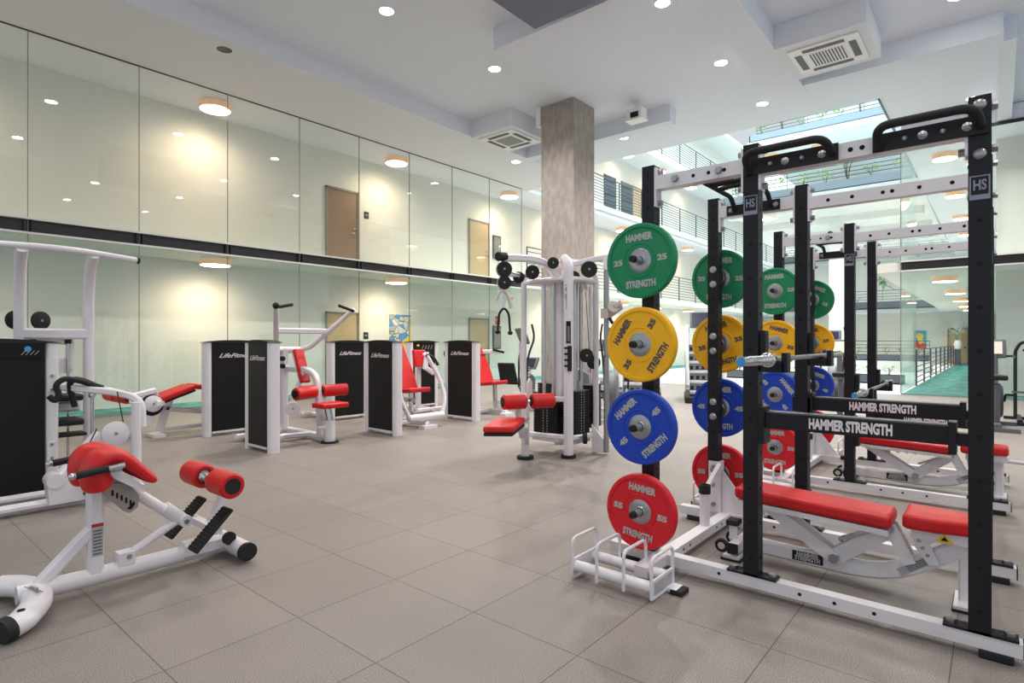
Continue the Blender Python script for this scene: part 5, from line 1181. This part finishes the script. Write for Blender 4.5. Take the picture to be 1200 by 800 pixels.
def treadmill(x, y, rz, label):
    R = thing('treadmill', label, 'treadmill', (x, y, 0), rz)
    m = MB(); m.bx((-.95, -.42, .06), (.6, .42, .20)); m.prism([(.5, -.42, .06), (.95, -.42, .06), (.95, -.42, .25), (.8, -.42, .40), (.5, -.42, .34)], (0, .84, 0)); m.build('deck', LTPLAS, R, bevel=.02)
    b = MB(); b.bx((-.93, -.28, .2), (.52, .28, .212)); b.build('belt', RUBBER, R)
    f = MB(); [f.bx((a, s*.3-.05, 0), (a+.1, s*.3+.05, .06)) for a in (-.9, .8) for s in (-1, 1)]; f.build('foot', RUBBER, R)
    for s in (-1, 1):
        t = MB(); t.rtube([(.70, s*.40, .3), (.52, s*.42, 1.15), (.1, s*.42, 1.02)], .06, .08, bend=.1); t.build('handrail', GREYPLAS, R)
    c = MB(); c.prism([(.40, -.45, 1.12), (.62, -.45, 1.45), (.62, .45, 1.45), (.40, .45, 1.12)], (.1, 0, -.03)); co = c.build('console', GREYPLAS, R, bevel=.03); c = MB(); c.prism([(.46, -.22, 1.22), (.60, -.22, 1.43), (.60, .22, 1.43), (.46, .22, 1.22)], (-.014, 0, .0)); c.build('screen', SCREEN, co)
    return R
def recumbent(x, y, rz, label):
    R = thing('recumbent_bike', label, 'exercise bike', (x, y, 0), rz)
    m = MB(); m.rtube([(-.75, 0, .12), (.55, 0, .12)], .12, .1); m.bx((-.8, -.3, 0), (-.7, .3, .08)); m.bx((.5, -.28, 0), (.6, .28, .08)); m.rtube([(.45, 0, .12), (.6, 0, .8)], .1, .1); m.build('frame', LTPLAS, R)
    m = MB(); m.prism([(.2, -.1, .12), (.75, -.1, .12), (.8, -.1, .5), (.5, -.1, .62), (.2, -.1, .5)], (0, .2, 0)); m.build('drive_cover', GREYPLAS, R, bevel=.03)
    MB().prism([(-.62, -.22, .42), (-.2, -.2, .42), (-.2, .2, .42), (-.62, .22, .42)], (0, 0, .07)).build('seat', RUBBER, R, bevel=.025)
    MB().prism([(-.62, -.21, .5), (-.80, -.2, .92), (-.80, .2, .92), (-.62, .21, .5)], (-.06, 0, -.02)).build('backrest', RUBBER, R, bevel=.025)
    c = MB(); c.prism([(.52, -.19, .72), (.70, -.22, 1.0), (.70, .22, 1.0), (.52, .19, .72)], (.07, 0, -.02)); co = c.build('console', GREYPLAS, R, bevel=.02)
    c = MB(); c.prism([(.545, -.14, .78), (.665, -.15, .97), (.665, .15, .97), (.545, .14, .78)], (-.014, 0, 0)); c.build('screen', SCREEN, co)
    for s_ in (-1, 1): MB().tube([(-.4, s_*.26, .45), (-.3, s_*.28, .7), (-.1, s_*.27, .72)], .018, bend=.06).build('side_handle', RUBBER, R)
    return R
elliptical(9.45, 6.93, 2.6, 'black and grey elliptical trainer seen through the left posts of the cable machine')
elliptical(9.35, 5.4, .45, 'grey elliptical trainer just right of the cable machine chrome post')
recumbent(10.4, 8.5, .3, 'dark recumbent bike behind the press machine with the red back pad')
treadmill(14.3, 8.4, .5, 'silver treadmill between the cable machine and the stair climber')
stair_climber(11.8, 6.15, .48, 'large black and grey stair climber seen below the nearest yellow plate')
stair_climber(13.3, 5.25, .42, 'grey stair climber with raised dark console, behind the second column of plates')
bike(11.3, 2.07, .2, 'black exercise bike with pale console seen between the rack posts')
elliptical(15.2, 2.95, .2, 'grey elliptical trainer behind the exercise bike between the racks')
bike(11.95, .0, .05, 'black exercise bike with pale console right of the front rack post')
b = thing('air_bike', 'black tall handled bike at the right edge beyond the front rack', 'exercise bike', (13.1, -.3, 0))
m = MB(); m.bx((-.55, -.2, 0), (-.47, .2, .05)); m.bx((.45, -.2, 0), (.53, .2, .05)); m.rtube([(-.5, 0, .06), (.5, 0, .06)], .07, .06); m.build('frame', RUBBER, b)
m = MB(); m.rtube([(0, .05, .06), (0, .05, 1.22), (0, -.02, 1.36), (-.0, -.16, 1.38), (0, -.20, 1.3), (0, -.05, 1.22)], .05, .05, bend=.05); m.build('handle_post', RUBBER, b)
m = MB(); m.bx((-.05, -.22, .50), (.05, .1, .53)); m.build('foot_rest', GREYPLAS, b)
